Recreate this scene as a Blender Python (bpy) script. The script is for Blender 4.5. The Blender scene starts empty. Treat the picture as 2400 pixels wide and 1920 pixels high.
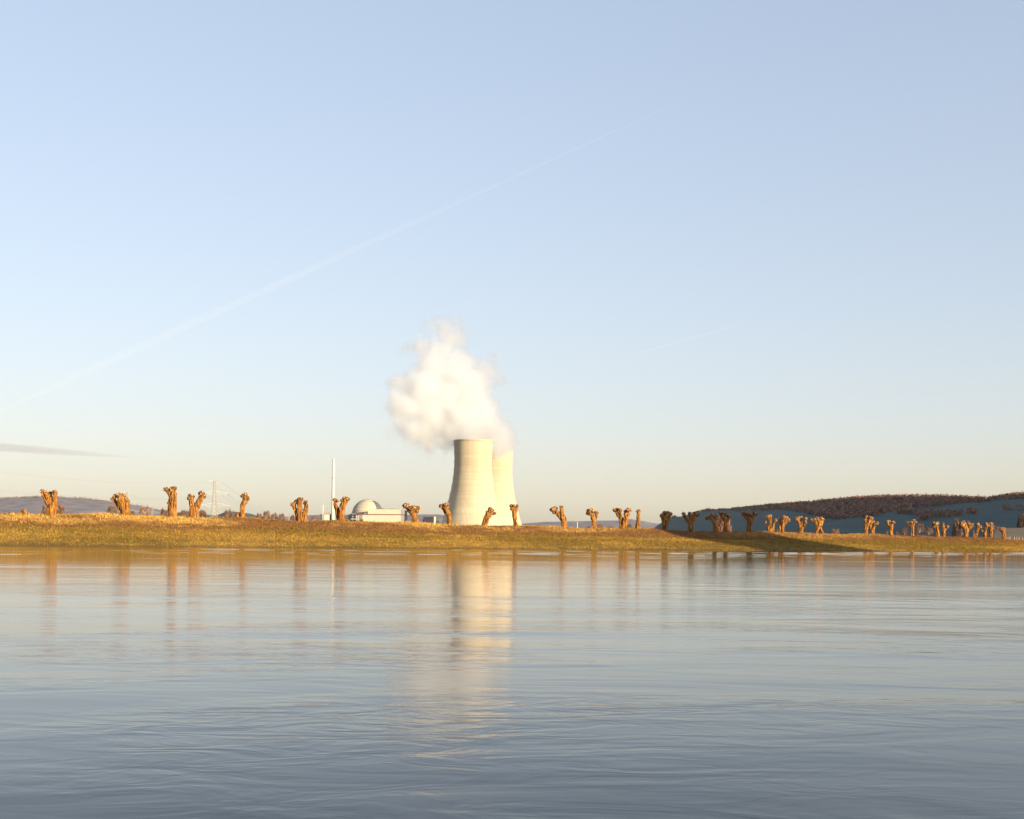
import bpy, bmesh, math, random
import numpy as np
from mathutils import Vector, Matrix

random.seed(7)
rng = np.random.default_rng(7)
scene = bpy.context.scene
COL = scene.collection

# ------------------------------------------------------------------ camera
F, EYE, VP, ROLL = 3000.0, 1.8, 1265.0, math.radians(0.6)   # focal length and horizon row in photo pixels
cam_d = bpy.data.cameras.new('camera')
cam_d.sensor_width = 36.0
cam_d.lens = 36.0 * F / 2400.0
cam_d.shift_y = (VP - 960.0) / 2400.0
cam_d.clip_start, cam_d.clip_end = 0.5, 120000.0
cam = bpy.data.objects.new('camera', cam_d)
COL.objects.link(cam)
cam.matrix_world = Matrix.Translation((0, 0, EYE)) @ Matrix.Rotation(math.radians(90), 4, 'X') @ Matrix.Rotation(ROLL, 4, 'Z')
scene.camera = cam

# ------------------------------------------------------------------ sky, sun, exposure
SUN_AZ, SUN_EL = math.radians(46.0), math.radians(7.0)       # azimuth: to the right of straight behind the camera
SUN_DIR = Vector((math.sin(SUN_AZ) * math.cos(SUN_EL), -math.cos(SUN_AZ) * math.cos(SUN_EL), math.sin(SUN_EL)))
world = bpy.data.worlds.new('World')
scene.world = world
world.use_nodes = True
wn, wl = world.node_tree.nodes, world.node_tree.links
wn.clear()
w_out = wn.new('ShaderNodeOutputWorld')
w_bg = wn.new('ShaderNodeBackground')
w_sky = wn.new('ShaderNodeTexSky')
w_sky.sky_type = 'NISHITA'
w_sky.sun_disc = False
w_sky.sun_elevation = SUN_EL
w_sky.sun_rotation = math.pi - SUN_AZ
w_sky.altitude = 60
w_sky.air_density = 1.0
w_sky.dust_density = 1.5
w_sky.ozone_density = 1.5
w_bg.inputs['Strength'].default_value = 0.15
w_gam = wn.new('ShaderNodeGamma')                              # the film's soft, flat rendering of the sky
w_gam.inputs['Gamma'].default_value = 0.5
w_tint = wn.new('ShaderNodeMix')
w_tint.data_type, w_tint.blend_type = 'RGBA', 'MULTIPLY'
w_tint.inputs[0].default_value = 1.0
w_tint.inputs[7].default_value = (1.215, 1.185, 1.315, 1)
wl.new(w_sky.outputs['Color'], w_gam.inputs['Color'])
wl.new(w_gam.outputs['Color'], w_tint.inputs[6])
wl.new(w_tint.outputs[2], w_bg.inputs['Color'])
wl.new(w_bg.outputs['Background'], w_out.inputs['Surface'])

sun_d = bpy.data.lights.new('sun', 'SUN')
sun_d.energy = 5.0
sun_d.angle = math.radians(0.55)
sun_d.color = (1.0, 0.79, 0.50)
sun = bpy.data.objects.new('sun', sun_d)
COL.objects.link(sun)
sun.rotation_euler = SUN_DIR.to_track_quat('Z', 'Y').to_euler()
sun.location = (150, -120, 400)

scene.view_settings.view_transform = 'Standard'
scene.view_settings.look = 'None'
scene.view_settings.exposure = 1.4
scene.view_settings.gamma = 1.0
scene.view_settings.use_curve_mapping = False
scene.render.engine = 'CYCLES'
scene.cycles.max_bounces = 12
scene.cycles.volume_bounces = 8
scene.cycles.transparent_max_bounces = 16
scene.cycles.sample_clamp_indirect = 6.0
scene.cycles.use_denoising = True

# ------------------------------------------------------------------ helpers
CROPS = {0: (0, 0, 1.0), 1: (0, 1080, 2156 / 480), 2: (440, 1060, 2156 / 480), 3: (680, 1040, 2156 / 320), 4: (900, 1000, 2156 / 400),
         5: (1200, 1120, 2156 / 480), 6: (1600, 1120, 2156 / 400), 7: (1980, 1120, 2156 / 420), 8: (840, 700, 1898 / 440)}
CR, SR = math.cos(ROLL), math.sin(ROLL)

def ray(u, v):
    cx, cy = (u - 1200.0) / F, (VP - v) / F
    return cx * CR - cy * SR, cx * SR + cy * CR

def W(u, v, Y):
    """World point seen at photo pixel (u, v) at depth Y."""
    x, z = ray(u, v)
    return Vector((Y * x, Y, EYE + Y * z))

def C(k, x, y, Y):
    ox, oy, s = CROPS[k]
    return W(ox + x / s, oy + y / s, Y)

def crop_u(k, x): return CROPS[k][0] + x / CROPS[k][2]
def crop_v(k, y): return CROPS[k][1] + y / CROPS[k][2]

def hash3(ix, iy, iz):
    n = (ix.astype(np.int64) * 374761393 + iy.astype(np.int64) * 668265263 + iz.astype(np.int64) * 2147483647) & 0xffffffff
    n = ((n ^ (n >> 13)) * 1274126177) & 0xffffffff
    n = (n ^ (n >> 16)) * 2246822519 & 0xffffffff
    return ((n ^ (n >> 15)) & 0xffff) / 65535.0

def noise3(p):
    p = np.asarray(p, float)
    i = np.floor(p)
    f = p - i
    f = f * f * (3 - 2 * f)
    i = i.astype(np.int64)
    r = 0.0
    for dx in (0, 1):
        wx = f[:, 0] if dx else 1 - f[:, 0]
        for dy in (0, 1):
            wy = f[:, 1] if dy else 1 - f[:, 1]
            for dz in (0, 1):
                wz = f[:, 2] if dz else 1 - f[:, 2]
                r = r + wx * wy * wz * hash3(i[:, 0] + dx, i[:, 1] + dy, i[:, 2] + dz)
    return r

def fbm(p, octaves=3):
    p = np.asarray(p, float)
    a, t, r = 1.0, 0.0, 0.0
    for k in range(octaves):
        r = r + a * noise3(p * 2 ** k + 17.3 * k)
        t += a
        a *= 0.5
    return r / t

def P3(x, y, z=0.0):
    x = np.asarray(x, float)
    return np.stack([x, np.broadcast_to(y, x.shape), np.broadcast_to(z, x.shape)], 1)

def sstep(a, b, x):
    t = np.clip((np.asarray(x, float) - a) / (b - a), 0, 1)
    return t * t * (3 - 2 * t)

def link(o, parent=None):
    COL.objects.link(o)
    if parent is not None:
        o.parent = parent
        o.matrix_parent_inverse = Matrix.Translation(-parent.location)
    return o

def mesh_obj(name, verts, faces, mat=None, parent=None, smooth=False, colors=None):
    me = bpy.data.meshes.new(name)
    if isinstance(verts, np.ndarray): verts = verts.tolist()
    if isinstance(faces, np.ndarray): faces = faces.tolist()
    me.from_pydata(verts, [], faces)
    if mat: me.materials.append(mat)
    if smooth: me.polygons.foreach_set('use_smooth', [True] * len(me.polygons))
    if colors is not None:
        a = me.color_attributes.new('Col', 'FLOAT_COLOR', 'POINT')
        c = np.ones((len(colors), 4), np.float32)
        c[:, :3] = colors
        a.data.foreach_set('color', c.ravel())
    me.update()
    o = bpy.data.objects.new(name, me)
    return link(o, parent)

def empty(name, loc):
    o = bpy.data.objects.new(name, None)
    o.location = loc
    o.empty_display_size = 0.5
    COL.objects.link(o)
    return o

def tag(o, label=None, cat=None, group=None, kind=None):
    if label: o['label'] = label
    if cat: o['category'] = cat
    if group: o['group'] = group
    if kind: o['kind'] = kind
    return o

class MB:
    """Collects vertices and faces for one mesh."""
    def __init__(s): s.v, s.f = [], []
    def add(s, vs, fs):
        b = len(s.v)
        s.v += [tuple(p) for p in vs]
        s.f += [tuple(b + i for i in f) for f in fs]
        return s
    def prism(s, foot, z0, z1):
        n = len(foot)
        vs = [(p[0], p[1], z0) for p in foot] + [(p[0], p[1], z1) for p in foot]
        fs = [tuple(range(n))[::-1], tuple(range(n, 2 * n))] + [(i, (i + 1) % n, n + (i + 1) % n, n + i) for i in range(n)]
        return s.add(vs, fs)
    def slab(s, p, q, z0, z1, out, inn=0.0):
        """Upright slab along the segment p-q, reaching out to its right-hand side."""
        p, q = Vector(p[:2]), Vector(q[:2])
        d = (q - p).normalized()
        n = Vector((d.y, -d.x))
        return s.prism([p + n * out, q + n * out, q - n * inn, p - n * inn], z0, z1)
    def bar(s, p, q, w):
        p, q = Vector(p), Vector(q)
        d = (q - p).normalized()
        a = d.cross(Vector((0, 0, 1)))
        if a.length < 1e-3: a = Vector((1, 0, 0))
        a = a.normalized() * w * 0.5
        b = d.cross(a).normalized() * w * 0.5
        vs = [p + a + b, p - a + b, p - a - b, p + a - b, q + a + b, q - a + b, q - a - b, q + a - b]
        return s.add(vs, [(0, 1, 2, 3), (7, 6, 5, 4), (0, 4, 5, 1), (1, 5, 6, 2), (2, 6, 7, 3), (3, 7, 4, 0)])
    def lathe(s, c, prof, n=32, cap=True):
        b = len(s.v)
        for r, z in prof:
            s.v += [(c[0] + r * math.cos(2 * math.pi * i / n), c[1] + r * math.sin(2 * math.pi * i / n), z) for i in range(n)]
        for k in range(len(prof) - 1):
            for i in range(n):
                j = (i + 1) % n
                s.f.append((b + k * n + i, b + k * n + j, b + (k + 1) * n + j, b + (k + 1) * n + i))
        if cap:
            s.f.append(tuple(b + i for i in range(n))[::-1])
            s.f.append(tuple(b + (len(prof) - 1) * n + i for i in range(n)))
        return s
    def build(s, name, mat, parent=None, smooth=False): return mesh_obj(name, s.v, s.f, mat, parent, smooth)

# ------------------------------------------------------------------ materials
def new_mat(name):
    m = bpy.data.materials.new(name)
    m.use_nodes = True
    nt = m.node_tree
    return m, nt.nodes, nt.links, nt.nodes['Principled BSDF']

def coords(n, l, scale=(1, 1, 1), rot=0.0, world_space=False):
    tc = n.new('ShaderNodeNewGeometry') if world_space else n.new('ShaderNodeTexCoord')
    mp = n.new('ShaderNodeMapping')
    mp.inputs['Scale'].default_value = scale
    mp.inputs['Rotation'].default_value = (0, 0, rot)
    l.new(tc.outputs['Position' if world_space else 'Object'], mp.inputs['Vector'])
    return mp.outputs['Vector']

def noise(n, l, vec, scale, detail=4, rough=0.55, dist=0.0):
    t = n.new('ShaderNodeTexNoise')
    t.inputs['Scale'].default_value = scale
    t.inputs['Detail'].default_value = detail
    t.inputs['Roughness'].default_value = rough
    t.inputs['Distortion'].default_value = dist
    l.new(vec, t.inputs['Vector'])
    return t.outputs['Fac']

def ramp(n, l, fac, stops):
    r = n.new('ShaderNodeValToRGB')
    e = r.color_ramp.elements
    while len(e) < len(stops): e.new(0.5)
    for el, (p, c) in zip(e, stops):
        el.position = p
        el.color = (*c, 1)
    l.new(fac, r.inputs['Fac'])
    return r.outputs['Color']

def math_n(n, l, op, a, b=None, clamp=False):
    m = n.new('ShaderNodeMath')
    m.operation = op
    m.use_clamp = clamp
    for k, x in enumerate((a, b)):
        if x is None: continue
        if isinstance(x, (int, float)): m.inputs[k].default_value = x
        else: l.new(x, m.inputs[k])
    return m.outputs[0]

def mix_col(n, l, mode, fac, a, b):
    m = n.new('ShaderNodeMix')
    m.data_type, m.blend_type = 'RGBA', mode
    if isinstance(fac, (int, float)): m.inputs[0].default_value = fac
    else: l.new(fac, m.inputs[0])
    for k, x in ((6, a), (7, b)):
        if isinstance(x, tuple): m.inputs[k].default_value = (*x, 1)
        else: l.new(x, m.inputs[k])
    return m.outputs[2]

def bump(n, l, bsdf, height, strength=0.5, dist=0.05):
    b = n.new('ShaderNodeBump')
    b.inputs['Strength'].default_value = strength
    b.inputs['Distance'].default_value = dist
    l.new(height, b.inputs['Height'])
    l.new(b.outputs['Normal'], bsdf.inputs['Normal'])

def plain(name, col, var=0.25, scale=0.6, rough=0.85, stretch=(1, 1, 1), bmp=0.0):
    """A surface colour broken up by two sizes of blotches."""
    m, n, l, b = new_mat(name)
    v = coords(n, l, stretch, world_space=True)
    f = noise(n, l, v, scale, 5)
    lo = tuple(c * (1 - var) for c in col)
    hi = tuple(min(1, c * (1 + var)) for c in col)
    l.new(ramp(n, l, f, [(0.3, lo), (0.7, hi)]), b.inputs['Base Color'])
    b.inputs['Roughness'].default_value = rough
    if bmp: bump(n, l, b, f, bmp, 0.1)
    return m

def vcol_mat(name, scale, var=0.35, rough=0.9, translucent=0.0):
    m, n, l, b = new_mat(name)
    a = n.new('ShaderNodeAttribute')
    a.attribute_name = 'Col'
    f = noise(n, l, coords(n, l, world_space=True), scale, 6, 0.65)
    g = ramp(n, l, f, [(0.25, (1 - var,) * 3), (0.75, (1 + var,) * 3)])
    c = mix_col(n, l, 'MULTIPLY', 1.0, a.outputs['Color'], g)
    l.new(c, b.inputs['Base Color'])
    b.inputs['Roughness'].default_value = rough
    b.inputs['Specular IOR Level'].default_value = 0.15
    if translucent:
        t = n.new('ShaderNodeBsdfTranslucent')
        l.new(c, t.inputs['Color'])
        mx = n.new('ShaderNodeMixShader')
        mx.inputs[0].default_value = translucent
        l.new(b.outputs[0], mx.inputs[1])
        l.new(t.outputs[0], mx.inputs[2])
        l.new(mx.outputs[0], n['Material Output'].inputs['Surface'])
    return m

M = {}
M['ground'] = vcol_mat('ground_turf', 2.2, 0.45)
M['grass'] = vcol_mat('grass_blades', 0.5, 0.3, translucent=0.25)
M['wood'] = vcol_mat('bare_twigs', 0.05, 0.25)
M['steel'] = plain('galvanised_steel', (0.25, 0.25, 0.21), 0.1, 0.3, 0.5)
M['wire'] = plain('cable_metal', (0.16, 0.16, 0.17), 0.1, 0.3, 0.5)
M['cream'] = plain('cream_cladding', (0.45, 0.435, 0.35), 0.06, 0.15, 0.7)
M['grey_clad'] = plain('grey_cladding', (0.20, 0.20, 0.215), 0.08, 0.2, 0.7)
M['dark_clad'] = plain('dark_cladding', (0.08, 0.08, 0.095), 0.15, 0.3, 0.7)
M['red_band'] = plain('red_brown_band', (0.17, 0.06, 0.055), 0.12, 0.3, 0.7)
M['mauve'] = plain('red_grey_cladding', (0.25, 0.17, 0.16), 0.1, 0.2, 0.75)
M['white'] = plain('white_paint', (0.44, 0.44, 0.40), 0.05, 0.3, 0.6)
M['red_paint'] = plain('red_paint', (0.5, 0.1, 0.06), 0.1, 0.3, 0.6)
M['glass_dark'] = plain('dark_window_glass', (0.03, 0.03, 0.04), 0.2, 0.5, 0.15)
M['post'] = plain('weathered_post_wood', (0.42, 0.33, 0.22), 0.3, 6, 0.9)

def bark_mat():
    m, n, l, b = new_mat('willow_bark')
    v = coords(n, l, (5, 5, 0.9), world_space=True)
    f = noise(n, l, v, 1.0, 6, 0.65, 0.4)
    big = noise(n, l, coords(n, l, world_space=True), 0.9, 3)
    c = ramp(n, l, f, [(0.32, (0.030, 0.013, 0.006)), (0.49, (0.21, 0.095, 0.024)), (0.76, (0.45, 0.235, 0.060))])
    c = mix_col(n, l, 'MULTIPLY', 0.6, c, ramp(n, l, big, [(0.3, (0.7, 0.62, 0.55)), (0.7, (1.15, 1.1, 1.0))]))
    l.new(c, b.inputs['Base Color'])
    b.inputs['Roughness'].default_value = 0.95
    b.inputs['Specular IOR Level'].default_value = 0.15
    bump(n, l, b, f, 1.0, 0.12)
    return m
M['bark'] = bark_mat()
def burl_mat():
    m, n, l, b = new_mat('pollard_burl_bark')
    f = noise(n, l, coords(n, l, world_space=True), 5.0, 5, 0.7)
    c = ramp(n, l, f, [(0.36, (0.035, 0.013, 0.006)), (0.55, (0.15, 0.060, 0.016)), (0.77, (0.40, 0.20, 0.052))])
    l.new(c, b.inputs['Base Color'])
    b.inputs['Roughness'].default_value = 0.95
    bump(n, l, b, f, 1.0, 0.15)
    return m
M['burl'] = burl_mat()
M['cutwood'] = plain('fresh_cut_wood', (0.42, 0.28, 0.12), 0.15, 8, 0.8)

def concrete_mat():
    m, n, l, b = new_mat('tower_concrete')
    v = coords(n, l, (1, 1, 1), world_space=True)
    f = noise(n, l, coords(n, l, (0.25, 0.25, 0.012), world_space=True), 1.0, 4, 0.6)
    g = noise(n, l, coords(n, l, (0.01, 0.01, 0.32), world_space=True), 1.0, 2, 0.5)
    h = noise(n, l, v, 0.03, 3)
    c = ramp(n, l, f, [(0.3, (0.355, 0.310, 0.228)), (0.7, (0.415, 0.362, 0.27))])
    c = mix_col(n, l, 'MULTIPLY', 1.0, c, ramp(n, l, g, [(0.35, (0.92, 0.92, 0.92)), (0.65, (1.04, 1.04, 1.04))]))
    c = mix_col(n, l, 'MULTIPLY', 1.0, c, ramp(n, l, h, [(0.3, (0.9, 0.9, 0.88)), (0.7, (1.03, 1.03, 1.03))]))
    l.new(c, b.inputs['Base Color'])
    b.inputs['Roughness'].default_value = 0.9
    return m
M['concrete'] = concrete_mat()

# ------------------------------------------------------------------ river geometry: straight far waterline traced from the photograph
def shore_point(u):
    d = np.interp(u, [50, 2300], [28.5, 18.0])
    Y = F * EYE / d
    return Vector((Y * ray(u, VP + (u - 1200) * math.tan(ROLL))[0], Y))
S0, S1 = shore_point(50), shore_point(2300)
E = (S1 - S0).normalized()                        # along the bank, to the right
N = Vector((-E.y, E.x))                           # inland
def bank_xy(s, t): return S0.x + s * E.x + t * N.x, S0.y + s * E.y + t * N.y
CREST = 30.0
def on_line(u, t):
    """Where the sight plane of photo column u crosses the line t metres inland: (s, depth)."""
    x, _ = ray(u, VP + (u - 1200) * math.tan(ROLL))
    # S0.x + s E.x + t N.x = x * (S0.y + s E.y + t N.y)
    s = (x * (S0.y + t * N.y) - S0.x - t * N.x) / (E.x - x * E.y)
    return s, S0.y + s * E.y + t * N.y

crest_px = [(-400, 1196), (-150, 1200), (0, 1204), (40, 1203), (115, 1208), (200, 1208), (290, 1211), (400, 1212), (460, 1213), (560, 1216), (700, 1220), (800, 1223),
            (870, 1225), (960, 1228), (1050, 1230), (1140, 1232), (1200, 1234), (1250, 1234), (1320, 1236), (1390, 1239), (1460, 1240.5),
            (1500, 1241), (1560, 1243), (1620, 1246.5), (1700, 1247.5), (1756, 1248), (1800, 1249), (1876, 1250.5), (1924, 1251.5), (1980, 1253),
            (2030, 1254), (2090, 1256), (2140, 1257.5), (2200, 1258.5), (2265, 1260), (2310, 1263), (2350, 1265), (2400, 1268), (2600, 1274), (2900, 1280)]
cs, cz = [], []
for u, v in crest_px:
    s, Y = on_line(u, CREST)
    cs.append(s)
    cz.append(W(u, v, Y).z)
cs, cz = np.array(cs), np.array(cz)
def crest_z(s): return np.interp(s, cs, cz)
FIELD = 2.4
def bank_z(s, t):
    s, t = np.asarray(s, float), np.asarray(t, float)
    zc = crest_z(s)
    q = t / CREST
    up = zc * np.where(q < 0.78, q * 0.70 / 0.78, 0.70 + 0.30 * sstep(0.74, 1.0, q))
    k = noise3(P3(s * 0.11, t * 0.05)) - 0.5
    k2 = noise3(P3(s * 0.35, t * 0.3, 3.0)) - 0.5
    lump = (k * 0.55 + k2 * 0.22) * sstep(0.55, 0.9, q) * (1 - sstep(1.5, 2.5, q)) + k2 * 0.12 * sstep(0.02, 0.2, q)
    down = zc + (FIELD - zc) * sstep(1.05, 2.6, q)
    z = np.where(q <= 1.0, up, down) + lump
    z = z + (noise3(P3(s * 0.45, t * 0.2, 7.0)) - 0.5) * 0.16 * (1 - sstep(0, 3, np.abs(t)))
    return np.where(t < 0, t * 0.25 + (noise3(P3(s * 0.45, t * 0.2, 7.0)) - 0.5) * 0.16 * (1 - sstep(0, 3, np.abs(t))), z)
def bank_col(s, t):
    s, t = np.asarray(s, float), np.asarray(t, float)
    q = t / CREST
    n1 = fbm(P3(s * 0.06, t * 0.12), 3)
    n2 = fbm(P3(s * 0.9, t * 0.9, 5.0), 2)
    n3 = fbm(P3(s * 0.02, t * 0.35, 9.0), 2)
    green = np.array([0.180, 0.112, 0.017])
    yellow = np.array([0.33, 0.195, 0.036])
    brown = np.array([0.19, 0.090, 0.028])
    straw = np.array([0.46, 0.28, 0.075])
    edge = np.array([0.12, 0.065, 0.022])
    def mx(a, b, w): return a + (b - a) * np.clip(w, 0, 1)[:, None]
    c = mx(np.tile(green, (len(s), 1)), yellow, sstep(0.38, 0.70, n1 * 0.45 + n3 * 0.30 + n2 * 0.25))
    c = mx(c, brown, sstep(0.55, 0.82, q + (n1 - 0.5) * 0.25 + (n2 - 0.5) * 0.3))
    leftish = 1 - sstep(90, 150, s) * (1 - sstep(190, 230, s))
    c = mx(c, straw, sstep(0.78, 0.98, q + (n1 - 0.5) * 0.55 + (n2 - 0.5) * 0.25 - 0.02) * (0.12 + 0.88 * sstep(0.41, 0.57, n1)) * (0.45 + 0.55 * leftish))
    c = mx(c, edge, (1 - sstep(0.03, 0.11, q + (n2 - 0.5) * 0.1)) * 0.5)
    c = mx(c, yellow * 0.8, sstep(1.6, 2.6, q))
    return c

# the land beyond the river, one sheet to the horizon
sv = np.concatenate([np.linspace(-5000, -120, 25), np.linspace(-100, 330, 620), np.linspace(360, 7000, 30)])
tv = np.concatenate([np.linspace(-8, -1, 4), np.linspace(0, 42, 85), np.array([46, 52, 60, 75, 100, 150, 250, 400, 700, 1200, 2200, 4000, 6500, 9000])])
SS, TT = np.meshgrid(sv, tv)
ss, tt = SS.ravel(), TT.ravel()
gx, gy = bank_xy(ss, tt)
gz = bank_z(ss, tt)
nc, nr = len(sv), len(tv)
idx = np.arange(nc * nr).reshape(nr, nc)
fa = np.stack([idx[:-1, :-1], idx[:-1, 1:], idx[1:, 1:], idx[1:, :-1]], -1).reshape(-1, 4)
ground = mesh_obj('ground', np.stack([gx, gy, gz], 1), fa, M['ground'], smooth=True, colors=bank_col(ss, tt))
tag(ground, 'grassy far riverbank and flat fields beyond it', kind='structure')

# near bank behind and beside the camera (out of frame)
NEAR = -(S0.dot(N)) - 4.0                         # t of the near waterline
def near_z(t): return np.where(t > NEAR, (NEAR - t) * 0.25, 1.6 * sstep(0, 14, NEAR - t))
sv2 = np.linspace(-1500, 3000, 60)
tv2 = np.concatenate([np.linspace(NEAR + 6, NEAR - 30, 20), np.array([NEAR - 200, NEAR - 700, NEAR - 1500])])
SS, TT = np.meshgrid(sv2, tv2)
ss, tt = SS.ravel(), TT.ravel()
x_, y_ = bank_xy(ss, tt)
idx = np.arange(len(ss)).reshape(len(tv2), len(sv2))
fa = np.stack([idx[:-1, :-1], idx[1:, :-1], idx[1:, 1:], idx[:-1, 1:]], -1).reshape(-1, 4)
near = mesh_obj('near_bank', np.stack([x_, y_, near_z(tt)], 1), fa, M['ground'], smooth=True,
                colors=np.tile([0.13, 0.12, 0.03], (len(ss), 1)))
tag(near, 'grassy near riverbank behind the camera', kind='structure')

# ------------------------------------------------------------------ river
def water_mat():
    m, n, l, b = new_mat('river_water')
    v_iso = coords(n, l, world_space=True)
    v_flow = coords(n, l, (0.40, 1.0, 1.0), 0.18, True)
    v_cross = coords(n, l, (0.55, 1.0, 1.0), -0.30, True)
    # the current is livelier on the near side of the river than under the far bank
    dot = n.new('ShaderNodeVectorMath')
    dot.operation = 'DOT_PRODUCT'
    l.new(v_iso, dot.inputs[0])
    dot.inputs[1].default_value = (N.x, N.y, 0)
    mr = n.new('ShaderNodeMapRange')
    mr.interpolation_type = 'SMOOTHSTEP'
    off = S0.dot(N)
    mr.inputs['From Min'].default_value = off - 60
    mr.inputs['From Max'].default_value = off - 192
    mr.inputs['To Min'].default_value = 0.05
    mr.inputs['To Max'].default_value = 1.0
    l.new(dot.outputs['Value'], mr.inputs['Value'])
    live = mr.outputs['Result']
    mid = noise(n, l, v_flow, 0.5, 3, 0.5, 1.4)
    small = noise(n, l, v_cross, 1.7, 3, 0.55, 1.0)
    fine = noise(n, l, v_flow, 5.0, 2, 0.5, 0.6)
    mask = ramp(n, l, noise(n, l, v_flow, 0.16, 3, 0.5, 1.0), [(0.46, (0.06,) * 3), (0.66, (1, 1, 1))])
    ml = math_n(n, l, 'MULTIPLY', mask, live)
    h = math_n(n, l, 'MULTIPLY', math_n(n, l, 'MULTIPLY', mid, live), 0.020)
    h = math_n(n, l, 'ADD', h, math_n(n, l, 'MULTIPLY', math_n(n, l, 'MULTIPLY', small, ml), 0.027))
    h = math_n(n, l, 'ADD', h, math_n(n, l, 'MULTIPLY', math_n(n, l, 'MULTIPLY', fine, ml), 0.0035))
    bp = n.new('ShaderNodeBump')
    bp.inputs['Strength'].default_value = 1.0
    bp.inputs['Distance'].default_value = 1.0
    l.new(h, bp.inputs['Height'])
    n.remove(b)
    body = n.new('ShaderNodeBsdfDiffuse')                   # murky river water under a reflecting skin
    body.inputs['Color'].default_value = (0.014, 0.018, 0.019, 1)
    skin = n.new('ShaderNodeBsdfGlossy')
    skin.inputs['Color'].default_value = (0.97, 0.97, 0.96, 1)
    l.new(math_n(n, l, 'ADD', math_n(n, l, 'MULTIPLY', live, 0.085), 0.03), skin.inputs['Roughness'])
    fr = n.new('ShaderNodeFresnel')
    fr.inputs['IOR'].default_value = 1.33
    for x in (body, skin, fr): l.new(bp.outputs['Normal'], x.inputs['Normal'])
    fac = math_n(n, l, 'MULTIPLY', math_n(n, l, 'POWER', fr.outputs[0], 1.12), 1.05, True)
    mx = n.new('ShaderNodeMixShader')
    l.new(fac, mx.inputs[0]); l.new(body.outputs[0], mx.inputs[1]); l.new(skin.outputs[0], mx.inputs[2])
    l.new(mx.outputs[0], n['Material Output'].inputs['Surface'])
    return m
M['water'] = water_mat()
# surface with real low swell in view, flat sheet around it
xs_, ys_ = np.linspace(-210, 230, 520), np.linspace(2.0, 345.0, 640)
XX, YY = np.meshgrid(xs_, ys_)
wx, wy = XX.ravel(), YY.ravel()
calm = 0.35 + 0.65 * sstep(0.35, 0.65, fbm(P3(wx * 0.02, wy * 0.012, 4.0), 2))
ca, sa = math.cos(0.10), math.sin(0.10)
px_, py_ = wx * ca + wy * sa, -wx * sa + wy * ca
wz = 0.085 * (noise3(P3(px_ / 24, py_ / 6.0, 1.0)) - 0.5) + 0.046 * (noise3(P3(px_ / 10.5, py_ / 2.6, 2.0)) - 0.5) + 0.020 * (noise3(P3(wx / 4.6, wy / 1.4, 3.0)) - 0.5)
wt = (wx - S0.x) * N.x + (wy - S0.y) * N.y               # rougher water under the far bank and on the near side, calm between
wz = wz * calm * (1.25 - 0.75 * sstep(-35, -80, wt) + 0.10 * sstep(-140, -185, wt))
wz = wz + 0.050 * (noise3(P3(wx / 5.0, wy / 1.35, 6.0)) - 0.5) * sstep(-125, -40, wt) * (0.5 + 0.5 * calm)
rim = np.minimum.reduce([wx - xs_[0], xs_[-1] - wx, wy - ys_[0], ys_[-1] - wy])
wz = wz * sstep(0, 6, rim)
ix = np.arange(len(wx)).reshape(len(ys_), len(xs_))
wf = np.stack([ix[:-1, :-1], ix[:-1, 1:], ix[1:, 1:], ix[1:, :-1]], -1).reshape(-1, 4)
cn = [(-3000, -1200), (4500, -1200), (4500, 3500), (-3000, 3500)]
nb_ = len(wx)
vv = np.concatenate([np.stack([wx, wy, wz], 1), np.array([(x, y, 0.0) for x, y in cn])])
ring = [tuple([nb_, nb_ + 1] + [int(i) for i in ix[0, ::-1]]), tuple([nb_ + 1, nb_ + 2] + [int(i) for i in ix[::-1, -1]]),
        tuple([nb_ + 2, nb_ + 3] + [int(i) for i in ix[-1, :]]), tuple([nb_ + 3, nb_] + [int(i) for i in ix[:, 0]])]
river = mesh_obj('river', vv, wf.tolist() + ring, M['water'], smooth=True)
tag(river, 'smooth wide river reflecting sky and towers', kind='structure')

# ------------------------------------------------------------------ hills
def ridge_hill(name, label, px, Y0, Y1, Y2, mat, colfn=None, rough=0.0, step=6.0, rows=22, seed=0, margin=500):
    """Hill whose skyline follows the traced pixels; rises from depth Y0 to its ridge at Y1 and falls behind to Y2."""
    us = np.arange(px[0][0], px[-1][0] + step, step)
    vs = np.interp(us, [p[0] for p in px], [p[1] for p in px])
    rx = (us - 1200) / F
    ridge = np.array([W(u, v, Y1).z for u, v in zip(us, vs)])
    qs = np.concatenate([np.linspace(0, 1, rows), np.array([1.15, 1.4, 1.7, 2.0])])
    V, Q = [], []
    for q in qs:
        Y = Y0 + (Y1 - Y0) * q if q <= 1 else Y1 + (Y2 - Y1) * (q - 1)
        prof = q ** 0.85 if q <= 1 else 1 - sstep(0, 1, q - 1)
        z = 1.0 + (ridge - 1.0) * prof
        if rough:
            z = z + (fbm(P3(us * 0.03, q * 9, seed), 3) - 0.5) * rough * min(q, 1) * (1 if q < 0.99 else 0.2)
        xw = rx * Y
        V.append(np.stack([xw, np.full_like(xw, Y), z], 1))
        Q.append(np.full_like(xw, q))
    V = np.concatenate(V)
    n_, m_ = len(us), len(qs)
    ix = np.arange(n_ * m_).reshape(m_, n_)
    f_ = np.stack([ix[:-1, :-1], ix[:-1, 1:], ix[1:, 1:], ix[1:, :-1]], -1).reshape(-1, 4)
    o = mesh_obj(name, V, f_, mat, smooth=True)
    tag(o, label, kind='structure')
    return us, ridge, V

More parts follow.
